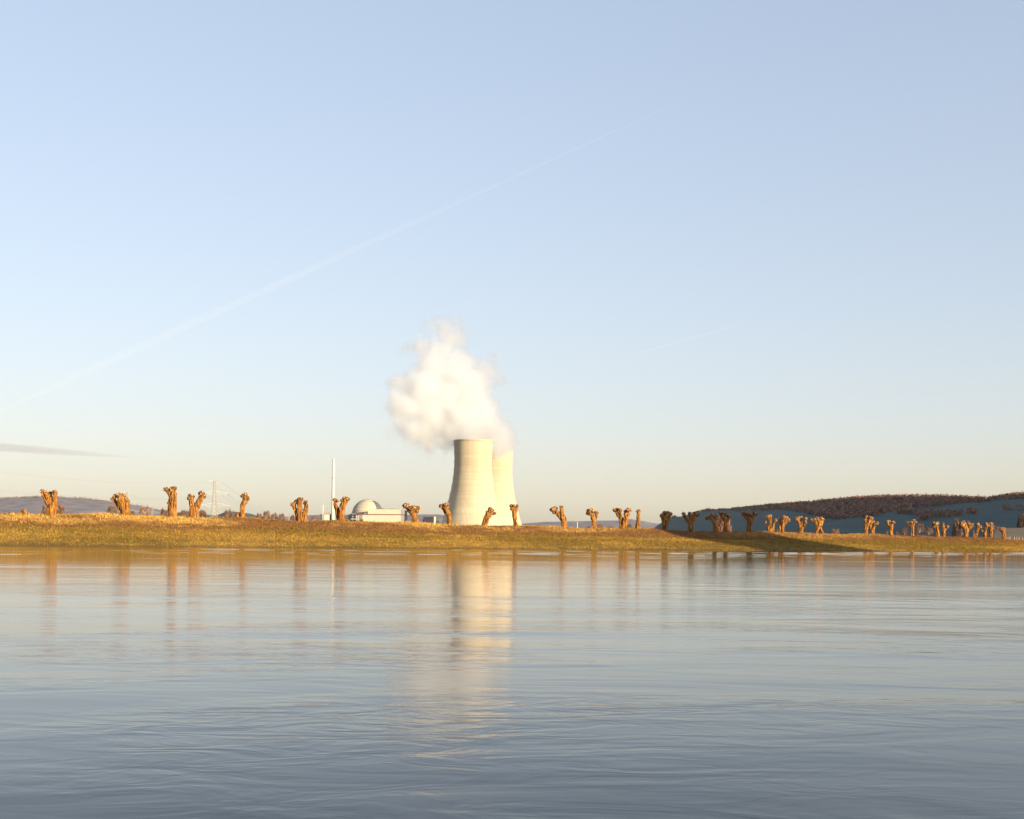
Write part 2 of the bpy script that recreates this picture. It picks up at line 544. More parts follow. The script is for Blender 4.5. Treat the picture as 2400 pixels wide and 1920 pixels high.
M['far_wood'] = plain('distant_bare_forest', (0.135, 0.118, 0.130), 0.35, 0.012, 0.95)  # distance haze mixed into the colour, making it greyer and bluer
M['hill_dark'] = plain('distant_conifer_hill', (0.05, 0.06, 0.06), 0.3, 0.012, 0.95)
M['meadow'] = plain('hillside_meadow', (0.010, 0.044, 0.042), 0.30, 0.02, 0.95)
M['field'] = plain('stubble_field', (0.12, 0.075, 0.032), 0.25, 0.08, 0.95)

left_px = [(-700, 1190), (-400, 1176), (-150, 1172), (0, 1169), (45, 1166), (89, 1165), (138, 1166), (200, 1170), (256, 1176), (307, 1184), (334, 1189), (378, 1198),
           (416, 1203), (470, 1211), (560, 1222), (640, 1232)]
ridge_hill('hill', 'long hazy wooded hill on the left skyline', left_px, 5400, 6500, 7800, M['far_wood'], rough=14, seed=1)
knoll_px = [(380, 1214), (400, 1206), (425, 1200), (450, 1198.5), (467, 1199), (478, 1204), (490, 1207), (511, 1206.5), (525, 1201), (538, 1198.5), (551, 1199.5), (574, 1202), (591, 1205), (605, 1210), (640, 1218), (690, 1232)]
ridge_hill('hill', 'low dark knolls behind the large pylon', knoll_px, 3300, 3800, 4400, M['hill_dark'], rough=5, seed=2, step=3)
far_px = [(-800, 1225), (400, 1222), (560, 1214), (685, 1210), (740, 1207), (800, 1209), (900, 1210), (954, 1207), (993, 1205.6), (1030, 1206), (1080, 1214), (1160, 1226), (1221, 1228), (1243, 1226),
          (1278, 1223.5), (1356, 1222), (1400, 1220.6), (1452, 1220), (1478, 1217), (1500, 1220), (1530, 1226), (1570, 1230), (1700, 1236), (2100, 1242), (3000, 1250)]
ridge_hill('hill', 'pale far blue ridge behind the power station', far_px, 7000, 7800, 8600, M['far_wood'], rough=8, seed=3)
right_px = [(1470, 1258), (1528, 1241), (1552, 1223), (1574, 1213), (1583, 1211), (1592, 1212), (1633, 1201), (1656, 1195), (1668, 1197), (1720, 1194), (1776, 1189), (1822, 1185), (1878, 1183),
            (1906, 1181), (1943, 1177), (2000, 1171), (2044, 1168), (2132, 1166), (2204, 1167), (2253, 1169), (2301, 1171), (2321, 1171.5), (2345, 1166), (2379, 1162), (2400, 1161), (2600, 1150), (3000, 1140)]
RY0, RY1 = 1500.0, 2400.0
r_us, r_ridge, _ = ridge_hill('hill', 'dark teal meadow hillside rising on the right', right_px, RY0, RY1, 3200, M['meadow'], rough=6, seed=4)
def hill_point(u, q):
    Y = RY0 + (RY1 - RY0) * q
    rz = np.interp(u, r_us, r_ridge)
    return (u - 1200) / F * Y, Y, 1.0 + (rz - 1.0) * q ** 0.85
def hill_v(u, q):
    x, y, z = hill_point(u, q)
    return VP + (u - 1200) * math.tan(ROLL) - (z - EYE) / y * F

# tan field rising at the right edge
fld_px = [(2285, 1268), (2305, 1254), (2322, 1242), (2338, 1240), (2360, 1238), (2400, 1237), (2600, 1230), (2800, 1236)]
ridge_hill('field', 'tan stubble field rising at the right edge of the picture', fld_px, 470, 640, 800, M['field'], rough=0.4, seed=5)

# unseen wooded ridge added on the right, shaped to throw shade on the right-hand hillside
al, pe = Vector((math.sin(SUN_AZ), -math.cos(SUN_AZ))), Vector((math.cos(SUN_AZ), math.sin(SUN_AZ)))
RA = -100.0
V, Fq = [], []
pv = np.linspace(900, 3900, 60)
hv = np.interp(pv, [900, 1000, 1150, 1345, 1500, 1640, 1740, 1900, 2400, 3000, 3900], [2, 55, 95, 130, 152, 166, 205, 240, 195, 190, 90])
hv = hv + (fbm(P3(pv * 0.01, 2.0), 3) - 0.5) * 10
offs = [(-250, 0.0), (-150, 0.45), (-50, 0.92), (0, 1.0), (60, 0.92), (220, 0.45), (420, 0.0)]
for a, k in offs:
    for p, h in zip(pv, hv):
        xy = al * (RA + a) + pe * p
        V.append((xy.x, xy.y, 0.5 + h * k))
ix = np.arange(len(V)).reshape(len(offs), len(pv))
f_ = np.stack([ix[:-1, :-1], ix[:-1, 1:], ix[1:, 1:], ix[1:, :-1]], -1).reshape(-1, 4)
tag(mesh_obj('hill', V, f_, M['far_wood'], smooth=True), 'wooded ridge added beyond the right edge of the picture to shade the hillside', kind='structure')

# bare woodland on the right-hand hill: a mass of crowns
def crowns(name, pts, size, cols, per=12, hk=1.0):
    """Clumps of small upright and tilted faces, one clump for each crown."""
    n = len(pts)
    base = np.repeat(pts, per, 0)
    sz = np.repeat(size, per)
    th, ph = rng.uniform(0, 2 * np.pi, n * per), np.arccos(rng.uniform(-0.2, 1, n * per))
    rr = sz * rng.uniform(0.35, 1.0, n * per) ** 0.6
    c = base + np.stack([rr * np.sin(ph) * np.cos(th), rr * np.sin(ph) * np.sin(th), sz * 0.7 + rr * np.cos(ph) * hk], 1)
    d = rng.normal(size=(n * per, 3, 3)) * (sz * 0.33)[:, None, None]
    v = (c[:, None, :] + d).reshape(-1, 3)
    f = np.arange(n * per * 3).reshape(-1, 3)
    cc = np.repeat(cols, per, 0) * rng.uniform(0.65, 1.3, (n * per, 1))
    return v, f, np.repeat(cc, 3, 0)

low_px = [(1560, 1216), (1585, 1212), (1640, 1200), (1700, 1198), (1776, 1195), (1850, 1196), (1880, 1200), (1905, 1206), (1935, 1215), (1965, 1216), (2038, 1211), (2074, 1202), (2097, 1194), (2155, 1191), (2214, 1184), (2282, 1177), (2315, 1175), (2345, 1172), (2400, 1169)]
pts, siz, colr = [], [], []
tries = 0
while len(pts) < 5200 and tries < 90000:
    tries += 1
    u, q = rng.uniform(1560, 2440), rng.uniform(0.35, 1.06)
    v = hill_v(u, min(q, 1.0))
    lim = np.interp(u, [p[0] for p in low_px], [p[1] for p in low_px]) + rng.normal() * 1.2
    if v > lim: continue
    pts.append(hill_point(u, min(q, 1.0)))
    siz.append(rng.uniform(3.4, 6.0) * (0.45 + 0.55 * float(sstep(1600, 1950, u))))
    pts[-1] = (pts[-1][0], pts[-1][1], pts[-1][2] - 0.6 * siz[-1])
    w = rng.uniform()
    colr.append(np.array([0.25, 0.135, 0.095]) * (1 - w) + np.array([0.13, 0.085, 0.07]) * w)
for (x0, x1, y0, y1, k) in [(640, 800, 395, 425, 60), (840, 1290, 410, 460, 170), (900, 1010, 470, 500, 40), (1330, 1400, 425, 445, 22), (1485, 1570, 395, 430, 40), (1910, 2000, 355, 380, 26), (2060, 2110, 355, 380, 12)]:
    for _ in range(k):
        u, vt = crop_u(7, rng.uniform(x0, x1)), crop_v(7, rng.uniform(y0, y1))
        qq = np.linspace(0.05, 1, 60)
        q = qq[np.argmin([abs(hill_v(u, a) - vt - 3) for a in qq])]
        pts.append(hill_point(u, q))
        siz.append(rng.uniform(2.6, 4.6))
        colr.append(np.array([0.22, 0.125, 0.085]))
v_, f_, c_ = crowns('woodland', np.array(pts), np.array(siz), np.array(colr))
tag(mesh_obj('woodland', v_, f_, M['wood'], colors=c_), 'brown leafless woodland along the top of the right hill', kind='stuff')

# tree line roughness of the left hills
pts, siz, colr = [], [], []
for u in np.arange(-60, 470, 0.8):
    v = np.interp(u, [p[0] for p in left_px], [p[1] for p in left_px])
    p = W(u, v + rng.uniform(0, 1.0), 6500)
    pts.append((p.x, p.y, p.z - 6)); siz.append(rng.uniform(5, 9)); colr.append((0.16, 0.12, 0.105))
v_, f_, c_ = crowns('woodland', np.array(pts), np.array(siz), np.array(colr), 6)
tag(mesh_obj('woodland', v_, f_, M['wood'], colors=c_), 'thin line of trees on the left hill crest', kind='stuff')

# ------------------------------------------------------------------ grass
NG = 170000
gs = rng.uniform(-30, 300, NG)
gt = CREST * rng.uniform(0.0, 1.0, NG) ** 0.75 * 1.12
gxx, gyy = bank_xy(gs, gt)
keep = np.abs(gxx / gyy) < 0.50
gs, gt, gxx, gyy = gs[keep], gt[keep], gxx[keep], gyy[keep]
ng = len(gs)
q = gt / CREST
gc = bank_col(gs, gt)
strawy = np.clip((gc[:, 0] - 0.2) / 0.25, 0, 1)
gh = rng.uniform(0.07, 0.20, ng) * (1 + 0.9 * fbm(P3(gs * 0.7, gt * 0.7), 2)) + strawy * rng.uniform(0.02, 0.32, ng) * sstep(0.6, 0.8, q)
gw = rng.uniform(0.04, 0.10, ng)
ga = rng.uniform(0, np.pi, ng)
lean = rng.normal(0, 0.10, (ng, 2)) + strawy[:, None] * rng.normal(0, 0.16, (ng, 2))
gzz = bank_z(gs, gt) - 0.02
b0 = np.stack([gxx - np.cos(ga) * gw, gyy - np.sin(ga) * gw, gzz], 1)
b1 = np.stack([gxx + np.cos(ga) * gw, gyy + np.sin(ga) * gw, gzz], 1)
tp = np.stack([gxx + lean[:, 0], gyy + lean[:, 1], gzz + gh], 1)
gv = np.stack([b0, b1, tp], 1).reshape(-1, 3)
jit = rng.uniform(0.6, 1.45, (ng, 1)) * np.array([[1, 1, 1]]) * (1 + rng.normal(0, 0.08, (ng, 3)))
gcc = np.repeat(np.clip(gc * jit, 0.005, 0.8), 3, 0)
gcc[2::3] *= 1.1
grass = mesh_obj('grass', gv, np.arange(ng * 3).reshape(-1, 3), M['grass'], colors=gcc)
tag(grass, 'short green and dry grass covering the far riverbank', 'grass', kind='stuff')

# ------------------------------------------------------------------ pollard willows
def tube(mb, pts, n=10):
    """Closed tapered tube through points (Vector, radius), smoothed."""
    ps = []
    for i in range(len(pts) - 1):
        p0, p1, p2, p3 = pts[max(i - 1, 0)], pts[i], pts[i + 1], pts[min(i + 2, len(pts) - 1)]
        for k in range(4):
            t = k / 4
            f = lambda a, b, c, d: 0.5 * ((2 * b) + (c - a) * t + (2 * a - 5 * b + 4 * c - d) * t * t + (3 * b - a - 3 * c + d) * t ** 3)
            ps.append((Vector([f(p0[0][j], p1[0][j], p2[0][j], p3[0][j]) for j in range(3)]), max(0.02, f(p0[1], p1[1], p2[1], p3[1]))))
    ps.append(pts[-1])
    b = len(mb.v)
    up = Vector((0, 1, 0))
    for i, (p, r) in enumerate(ps):
        d = (ps[min(i + 1, len(ps) - 1)][0] - ps[max(i - 1, 0)][0]).normalized()
        a = d.cross(up).normalized()
        c = d.cross(a).normalized()
        for k in range(n):
            th = 2 * math.pi * k / n
            mb.v.append(tuple(p + a * (r * math.cos(th)) + c * (r * math.sin(th))))
    for i in range(len(ps) - 1):
        for k in range(n):
            j = (k + 1) % n
            mb.f.append((b + i * n + k, b + i * n + j, b + (i + 1) * n + j, b + (i + 1) * n + k))
    mb.f.append(tuple(b + k for k in range(n))[::-1])
    mb.f.append(tuple(b + (len(ps) - 1) * n + k for k in range(n)))

def remesh(me_name, verts, faces, voxel):
    me = bpy.data.meshes.new(me_name)
    me.from_pydata(verts, [], faces)
    o = bpy.data.objects.new(me_name, me)
    COL.objects.link(o)
    md = o.modifiers.new('r', 'REMESH')
    md.mode, md.voxel_size = 'VOXEL', voxel
    dg = bpy.context.evaluated_depsgraph_get()
    out = bpy.data.meshes.new_from_object(o.evaluated_get(dg))
    bpy.data.objects.remove(o)
    bpy.data.meshes.remove(me)
    return out

bm_ = bmesh.new()
bmesh.ops.create_icosphere(bm_, subdivisions=3, radius=1.0)
ICO_V = np.array([v.co[:] for v in bm_.verts])
ICO_F = [tuple(v.index for v in f.verts) for f in bm_.faces]
bm_.free()

HEAD = 1.18
def willow(k, limbs, heads, label, grooves=(), name='pollard_willow', cat='tree', dt=0.0):
    ox, oy, sc = CROPS[k]
    bx = limbs[0][0][0]
    u0 = ox + bx / sc
    s, Y = on_line(u0, CREST + dt)
    m = Y / F / sc                                   # metres for one crop pixel
    g = float(bank_z([s], [CREST + dt])[0])
    base = C(k, bx, max(l[0][1] for l in limbs), Y)
    root = empty(name, (base.x, base.y, g))
    tag(root, label, cat, 'pollard willows along the bank' if cat == 'tree' else None)
    seed = rng.integers(1000)
    mb = MB()
    tips = []
    for li, L in enumerate(limbs):
        dy = 0.0 if li == 0 else (0.35 if li % 2 else -0.35)
        pts = []
        for i, (x, y, r) in enumerate(L):
            p = C(k, x, y, Y)
            t = i / max(1, len(L) - 1)
            p.y += dy * t
            pts.append((p, r * m))
        if L[0][1] >= max(l[0][1] for l in limbs) - 12:             # a stem standing on the ground: flare and bury its foot
            p, r = pts[0]
            pts.insert(0, (Vector((p.x, p.y, min(p.z, g) - 0.45)), r * 1.3))
        tube(mb, pts)
        tips.append(pts[-1][0])
    spots = []
    for (x, y, r) in heads:
        c = C(k, x, y, Y)
        tip = min(tips, key=lambda t: (t.x - c.x) ** 2 + (t.z - c.z) ** 2)
        c.y = tip.y + rng.uniform(-0.25, 0.15)
        spots.append((c, r * m * HEAD))
        if (tip - c).length > 0.05:
            down = Vector((base.x + (tip.x - base.x) * 0.8, tip.y, tip.z - 0.35))
            tube(mb, [(down, r * m * 0.75), (tip.lerp(c, 0.5), r * m * 0.85), (c, r * m * 0.9)])
    me = remesh('trunk', mb.v, mb.f, max(0.045, Y * 0.00022))
    n = len(me.vertices)
    co = np.empty(n * 3); me.vertices.foreach_get('co', co); co = co.reshape(-1, 3)
    no = np.empty(n * 3); me.vertex_normals.foreach_get('vector', no); no = no.reshape(-1, 3)
    q = co - np.array(base) + seed
    d = (fbm(q * np.array([4.2, 4.2, 0.9]), 3) - 0.5) * 0.30 + (fbm(q * 1.5, 2) - 0.42) * 0.26
    d -= 0.26 * sstep(0.60, 0.78, noise3(q * np.array([5.5, 5.5, 0.8]) + 50))
    co = co + no * d[:, None]
    for (x0, y0, x1, y1, w) in grooves:
        a, b = C(k, x0, y0, Y), C(k, x1, y1, Y)
        ab = np.array([b.x - a.x, b.z - a.z])
        rel = co[:, [0, 2]] - np.array([a.x, a.z])
        t = np.clip((rel @ ab) / (ab @ ab), 0, 1)
        dist = np.linalg.norm(rel - t[:, None] * ab, axis=1)
        front = no[:, 1] < 0.25
        co[:, 1] += np.where(front, 0.55 * (1 - sstep(0.3, 1.0, dist / (w * m * 1.25))), 0)
    me.vertices.foreach_set('co', co.ravel())
    me.polygons.foreach_set('use_smooth', [True] * len(me.polygons))
    me.materials.clear(); me.materials.append(M['bark'])
    me.update()
    trunk = bpy.data.objects.new('trunk', me)
    link(trunk, root)
    for c, R in spots:
        sd = rng.uniform(0, 100)
        rad = R * (0.68 + 0.75 * (fbm(ICO_V * 2.1 + sd, 2)) ** 1.3 + 0.25 * (noise3(ICO_V * 5 + sd) - 0.5))
        hv_ = ICO_V * rad[:, None] * np.array([1.0, 1.0, 0.92]) + np.array(c)
        h = mesh_obj('pollard_head', hv_, ICO_F, M['burl'], root, smooth=True)
        cb = MB()
        for _ in range(rng.integers(5, 9)):
            dv = Vector(rng.normal(size=3) + np.array([0.15, -0.55, 0.65])).normalized()
            i = int(np.argmax(ICO_V @ np.array(dv)))
            p0 = Vector(hv_[i]) - dv * R * 0.15
            p1 = Vector(hv_[i]) + dv * R * rng.uniform(0.06, 0.2)
            rr = R * rng.uniform(0.14, 0.27)
            tube(cb, [(p0, rr * 1.1), (p1, rr)], 6)
        mesh_obj('pruning_cut', cb.v, cb.f, M['cutwood'], h)['kind'] = 'stuff'
    return root

willow(1, [[(548, 585, 48), (545, 480, 52), (505, 410, 40), (465, 350, 28), (448, 325, 20)], [(545, 480, 46), (530, 420, 36), (515, 355, 25)], [(550, 480, 46), (580, 410, 28), (588, 345, 22)]],
       [(445, 322, 20), (485, 336, 20), (520, 345, 19), (590, 332, 22), (548, 385, 19), (575, 368, 17)],
       'broad flaring willow with a notched top, leftmost standing tree on the bank', [(464, 345, 497, 415, 8)])
willow(1, [[(1312, 600, 50), (1312, 500, 54), (1290, 430, 50), (1265, 380, 36)], [(1270, 510, 26), (1218, 440, 21), (1175, 402, 14)], [(1320, 480, 48), (1345, 430, 30)]],
       [(1212, 372, 20), (1250, 366, 24), (1285, 368, 26), (1330, 400, 22), (1345, 425, 24), (1170, 405, 13)],
       'thick willow bulging at the top with a dark hollow on its left side', [(1190, 400, 1235, 480, 10)])
willow(1, [[(1822, 600, 46), (1818, 520, 47), (1815, 450, 46), (1822, 380, 36), (1830, 330, 26)], [(1818, 400, 30), (1785, 345, 20), (1748, 304, 16)]],
       [(1742, 300, 22), (1775, 310, 18), (1815, 297, 25), (1840, 290, 20), (1775, 447, 13)],
       'tallest willow on the left, cracked column trunk with a small forked crown', [(1836, 350, 1838, 480, 6), (1798, 350, 1792, 450, 5)])
willow(1, [[(2040, 605, 47), (2038, 520, 46), (2020, 460, 30), (2008, 400, 26)], [(2045, 520, 40), (2085, 440, 30), (2118, 375, 28)]],
       [(2010, 386, 32), (1990, 398, 18), (2120, 352, 30), (2140, 375, 22), (2104, 342, 18)],
       'wide Y shaped willow with two rounded knobs, next left of the large pylon')
willow(2, [[(568, 702, 24), (575, 600, 24), (590, 540, 27), (610, 490, 30), (602, 458, 26)], [(525, 702, 21), (523, 640, 16)]],
       [(577, 460, 19), (600, 450, 22), (628, 490, 20), (610, 472, 26)],
       'slim leaning willow with a short broken stub at its foot, right of the large pylon')
willow(3, [[(150, 1215, 50), (150, 1100, 46), (155, 960, 42), (155, 895, 40)], [(102, 1212, 24), (95, 1100, 28), (62, 1020, 28), (38, 968, 28)], [(225, 1214, 46), (240, 1100, 38), (265, 1000, 26), (268, 930, 13), (264, 893, 6)], [(212, 1060, 20), (243, 990, 17), (232, 925, 20)]],
       [(35, 960, 30), (90, 922, 30), (150, 887, 38), (185, 877, 24), (235, 915, 22)],
       'massive multi stemmed willow with a gap of sky in its crown, left of the chimney', [(92, 1200, 86, 1060, 9)])
willow(3, [[(805, 1225, 58), (810, 1100, 52), (825, 980, 46), (868, 910, 40)], [(742, 1215, 16), (738, 1080, 26), (712, 980, 26), (704, 905, 22)], [(760, 1215, 20), (768, 1080, 18), (770, 1000, 12)]],
       [(703, 890, 28), (750, 905, 20), (870, 872, 38), (905, 880, 32), (822, 900, 26)],
       'split V shaped willow with a black hollow, in front of the chimney foot', [(738, 1205, 764, 930, 20)])
willow(3, [[(1980, 1265, 54), (1970, 1180, 48), (1945, 1090, 48), (1960, 1030, 58)], [(1925, 1100, 38), (1870, 1040, 28), (1832, 990, 32)]],
       [(1828, 985, 42), (1915, 1030, 38), (1960, 1012, 42), (2010, 1020, 36), (1995, 1060, 36)],
       'willow with a bulbous head and one left knob, just right of the turbine hall', [(1865, 1010, 1890, 1060, 11)])
willow(4, [[(828, 1238, 32), (825, 1150, 31), (800, 1070, 32), (772, 1020, 28)], [(785, 1090, 24), (752, 1040, 20), (722, 1008, 18)]],
       [(716, 1005, 22), (745, 1000, 24), (787, 992, 26), (806, 1032, 17)],
       'willow bent to the left, overlapping the left edge of the front cooling tower', [(738, 1030, 792, 1130, 8)])
willow(4, [[(1268, 1252, 40), (1290, 1180, 37), (1312, 1110, 32), (1345, 1062, 30)], [(1312, 1140, 26), (1368, 1107, 17), (1402, 1092, 13)]],
       [(1340, 1050, 29), (1365, 1062, 22), (1402, 1094, 16), (1300, 1082, 18)],
       'short thick willow leaning right in front of the front cooling tower')
willow(4, [[(1665, 1262, 31), (1655, 1170, 27), (1640, 1080, 27), (1616, 1020, 21)], [(1655, 1100, 22), (1675, 1020, 20)]],
       [(1605, 1000, 20), (1640, 1002, 20), (1675, 1010, 24), (1612, 1040, 20)],
       'slender willow at the right edge of the rear cooling tower')
willow(5, [[(548, 528, 31), (545, 450, 33), (525, 390, 28), (521, 315, 16)], [(530, 430, 28), (472, 365, 22), (438, 338, 21)]],
       [(425, 336, 22), (455, 326, 23), (520, 308, 18), (445, 364, 16)],
       'willow with a drooping left fist and one upright finger, first right of the cooling towers')
willow(5, [[(865, 538, 26), (862, 460, 25), (845, 400, 24), (826, 362, 20)], [(868, 450, 18), (884, 405, 16), (892, 372, 15)]],
       [(815, 360, 28), (840, 346, 23), (885, 370, 21), (800, 376, 17)],
       'compact mushroom headed willow, second right of the cooling towers')
willow(5, [[(1168, 540, 34), (1185, 470, 31), (1208, 400, 27), (1220, 352, 25)], [(1146, 538, 18), (1150, 440, 23), (1112, 375, 20), (1086, 342, 18)], [(1150, 430, 18), (1142, 380, 17), (1138, 342, 14)]],
       [(1080, 340, 18), (1110, 336, 19), (1138, 341, 18), (1225, 346, 25), (1200, 356, 20), (1190, 386, 16)],
       'willow forked wide into a dark left arm and sunlit right arm', [(1150, 490, 1165, 400, 10)])
willow(5, [[(1320, 542, 24), (1330, 460, 21), (1332, 390, 19), (1332, 352, 18)]], [(1332, 352, 18), (1345, 345, 11)],
       'narrow unbranched post like willow stump on the bank')
willow(5, [[(1608, 552, 29), (1610, 470, 30), (1610, 405, 30)], [(1600, 450, 24), (1582, 402, 20)], [(1622, 470, 22), (1648, 420, 18), (1668, 385, 15)]],
       [(1580, 400, 20), (1610, 376, 23), (1640, 372, 20), (1670, 381, 17)],
       'shaded willow at the low left end of the teal hillside', [(1612, 460, 1608, 540, 5)])
willow(6, [[(105, 683, 37), (110, 600, 34), (120, 520, 30), (150, 470, 24)], [(92, 580, 26), (42, 512, 19), (16, 462, 17)], [(112, 560, 24), (92, 500, 18), (85, 458, 14)], [(135, 540, 22), (175, 470, 20)]],
       [(14, 456, 20), (85, 448, 17), (160, 450, 22), (190, 470, 19), (148, 470, 16)],
       'shaded willow with three spread arms like a candelabra')
willow(6, [[(408, 688, 27), (405, 600, 25), (388, 540, 24), (350, 512, 18), (312, 506, 16)], [(398, 570, 18), (420, 530, 16), (432, 482, 14)]],
       [(305, 506, 21), (345, 487, 19), (370, 470, 18), (402, 492, 16), (430, 481, 18)],
       'shaded willow leaning left, left one of a close pair before a bare tree')
willow(6, [[(548, 693, 29), (545, 600, 25), (530, 530, 25), (500, 490, 20), (482, 452, 16)], [(550, 560, 22), (575, 525, 18), (586, 490, 17)]],
       [(475, 450, 18), (505, 456, 17), (550, 461, 18), (580, 490, 23), (540, 480, 14)],
       'shaded willow, right one of a close pair before a bare tree')
willow(6, [[(842, 693, 37), (845, 600, 33), (840, 530, 33), (800, 495, 24), (762, 457, 18)], [(852, 570, 28), (882, 520, 24), (905, 462, 20)], [(842, 530, 22), (836, 462, 17)]],
       [(755, 451, 21), (800, 452, 21), (835, 456, 18), (905, 447, 20), (935, 466, 18), (868, 480, 18)],
       'shaded willow with a broad vase shaped crown, alone before the teal hill', [(848, 560, 850, 670, 6)])
willow(6, [[(1108, 695, 22), (1105, 600, 21), (1105, 530, 23), (1092, 492, 19)], [(1082, 695, 15), (1078, 620, 15), (1060, 570, 12)], [(1132, 695, 15), (1143, 620, 13), (1152, 575, 13), (1170, 540, 13)]],
       [(1055, 560, 16), (1070, 486, 21), (1100, 486, 21), (1172, 535, 17)],
       'willow split into three separate fingers of unequal height')
willow(6, [[(1258, 695, 19), (1275, 600, 18), (1308, 552, 19)], [(1226, 695, 18), (1234, 600, 17), (1230, 520, 15)], [(1246, 690, 15), (1254, 610, 15), (1264, 535, 18)]],
       [(1224, 511, 16), (1275, 501, 21), (1310, 511, 21), (1335, 536, 20)],
       'willow with a flat topped crown over two lit stems and a dark cleft', [(1250, 560, 1246, 680, 6)])
willow(6, [[(1490, 700, 33), (1490, 620, 27), (1475, 570, 18), (1442, 522, 16)], [(1494, 620, 20), (1500, 560, 17), (1505, 512, 15)], [(1512, 650, 14), (1534, 600, 13), (1552, 562, 11), (1545, 528, 13)]],
       [(1430, 521, 19), (1465, 511, 18), (1505, 506, 17), (1545, 521, 18), (1552, 570, 11)],
       'willow spreading like a tulip, just left of the two legged one')
willow(6, [[(1692, 710, 18), (1700, 640, 23), (1716, 580, 36), (1722, 540, 30)], [(1762, 710, 17), (1748, 655, 18), (1732, 610, 24)], [(1712, 620, 24), (1672, 560, 20), (1628, 532, 14)], [(1735, 610, 22), (1758, 560, 19), (1765, 522, 18)]],
       [(1620, 530, 14), (1660, 531, 18), (1700, 517, 21), (1750, 517, 24), (1775, 531, 14)],
       'willow standing on two legs with a hole through its foot')
willow(7, [[(255, 695, 26), (255, 620, 23), (282, 540, 20), (318, 492, 19)], [(252, 580, 18), (250, 530, 17), (264, 482, 17)], [(218, 690, 13), (238, 640, 12)]],
       [(265, 476, 18), (300, 481, 21), (325, 491, 18), (245, 516, 14)],
       'taller left willow of a touching pair with dark tangled left side')
willow(7, [[(335, 695, 20), (340, 620, 18), (356, 570, 16), (385, 547, 15)], [(322, 640, 17), (312, 590, 16), (316, 545, 16)]],
       [(320, 536, 19), (345, 529, 16), (388, 546, 18)],
       'shorter right willow of a touching pair, curving right to a pale cut', dt=1.5)
willow(7, [[(558, 700, 23), (558, 620, 21), (560, 555, 22)], [(556, 600, 18), (520, 552, 16)]],
       [(514, 541, 19), (540, 531, 18), (580, 541, 18), (526, 561, 15)],
       'single straight willow with a flat knobbed head beside a small white box')
willow(7, [[(812, 714, 22), (815, 640, 20), (812, 580, 20), (826, 545, 18)], [(808, 610, 18), (785, 572, 15), (762, 550, 13)]],
       [(760, 546, 15), (800, 541, 18), (830, 526, 23), (845, 536, 14)],
       'single willow forked high with a larger right knob, before low brown hedges')
willow(7, [[(1115, 710, 28), (1110, 640, 25), (1095, 585, 23)]], [(1085, 566, 31), (1065, 551, 19), (1110, 546, 18), (1100, 586, 17)],
       'round headed willow leaning left, left one of a pair')
willow(7, [[(1188, 715, 22), (1190, 650, 20), (1182, 600, 16), (1180, 558, 12)], [(1195, 650, 16), (1216, 618, 14), (1240, 594, 12)]],
       [(1180, 556, 13), (1240, 590, 15), (1195, 586, 9)],
       'small Y shaped willow with a bare left prong, right one of a pair')
willow(7, [[(1455, 720, 24), (1460, 640, 25), (1450, 580, 23), (1432, 550, 20)], [(1462, 650, 20), (1492, 602, 17), (1528, 580, 15)], [(1450, 610, 22), (1412, 575, 20)]],
       [(1400, 566, 29), (1430, 546, 21), (1530, 576, 23), (1500, 566, 17)],
       'wide headed willow with a black left knob, left one of the crowded group of four')
willow(7, [[(1575, 730, 16), (1590, 660, 17), (1605, 600, 20)], [(1550, 722, 8), (1555, 655, 7), (1546, 620, 5)]],
       [(1590, 561, 18), (1630, 591, 19), (1602, 580, 20)],
       'willow with a thin second shoot beside it, second of the crowded group of four')
willow(7, [[(1690, 736, 16), (1685, 680, 16), (1695, 612, 18), (1714, 562, 18)], [(1684, 722, 10), (1668, 650, 11), (1640, 626, 9)]],
       [(1700, 561, 21), (1725, 576, 14)],
       'willow with a low arching left branch, third of the crowded group of four', dt=-1.0)
willow(7, [[(1752, 740, 18), (1758, 660, 19), (1755, 592, 19)]], [(1750, 561, 21), (1775, 581, 13), (1785, 611, 9)],
       'willow with a straight trunk, rightmost of the crowded group of four', dt=1.0)
willow(7, [[(1915, 745, 27), (1915, 690, 23), (1902, 632, 21)]], [(1885, 621, 21), (1918, 621, 18), (1905, 611, 14)],
       'short stumpy willow standing alone at the far right near the fence')

# low stumps and heaps
willow(1, [[(258, 560, 30), (255, 530, 22), (262, 515, 12)], [(230, 558, 16), (228, 535, 11)]], [(252, 524, 13), (268, 518, 9)],
       'low broken stump on a straw mound at the far left', name='tree_stump', cat='stump')
willow(3, [[(1130, 1232, 28), (1130, 1210, 24)]], [(1122, 1203, 17), (1142, 1206, 14)], 'small sawn stump in front of the reactor dome', name='tree_stump', cat='stump')
willow(3, [[(912, 1228, 24), (910, 1216, 19)]], [(905, 1212, 13), (925, 1216, 11)], 'tiny flat stump just right of the split hollow willow', name='tree_stump', cat='stump')
willow(6, [[(893, 690, 10), (893, 682, 9)]], [(893, 679, 7)], 'tiny stump beside the vase shaped willow', name='tree_stump', cat='stump')

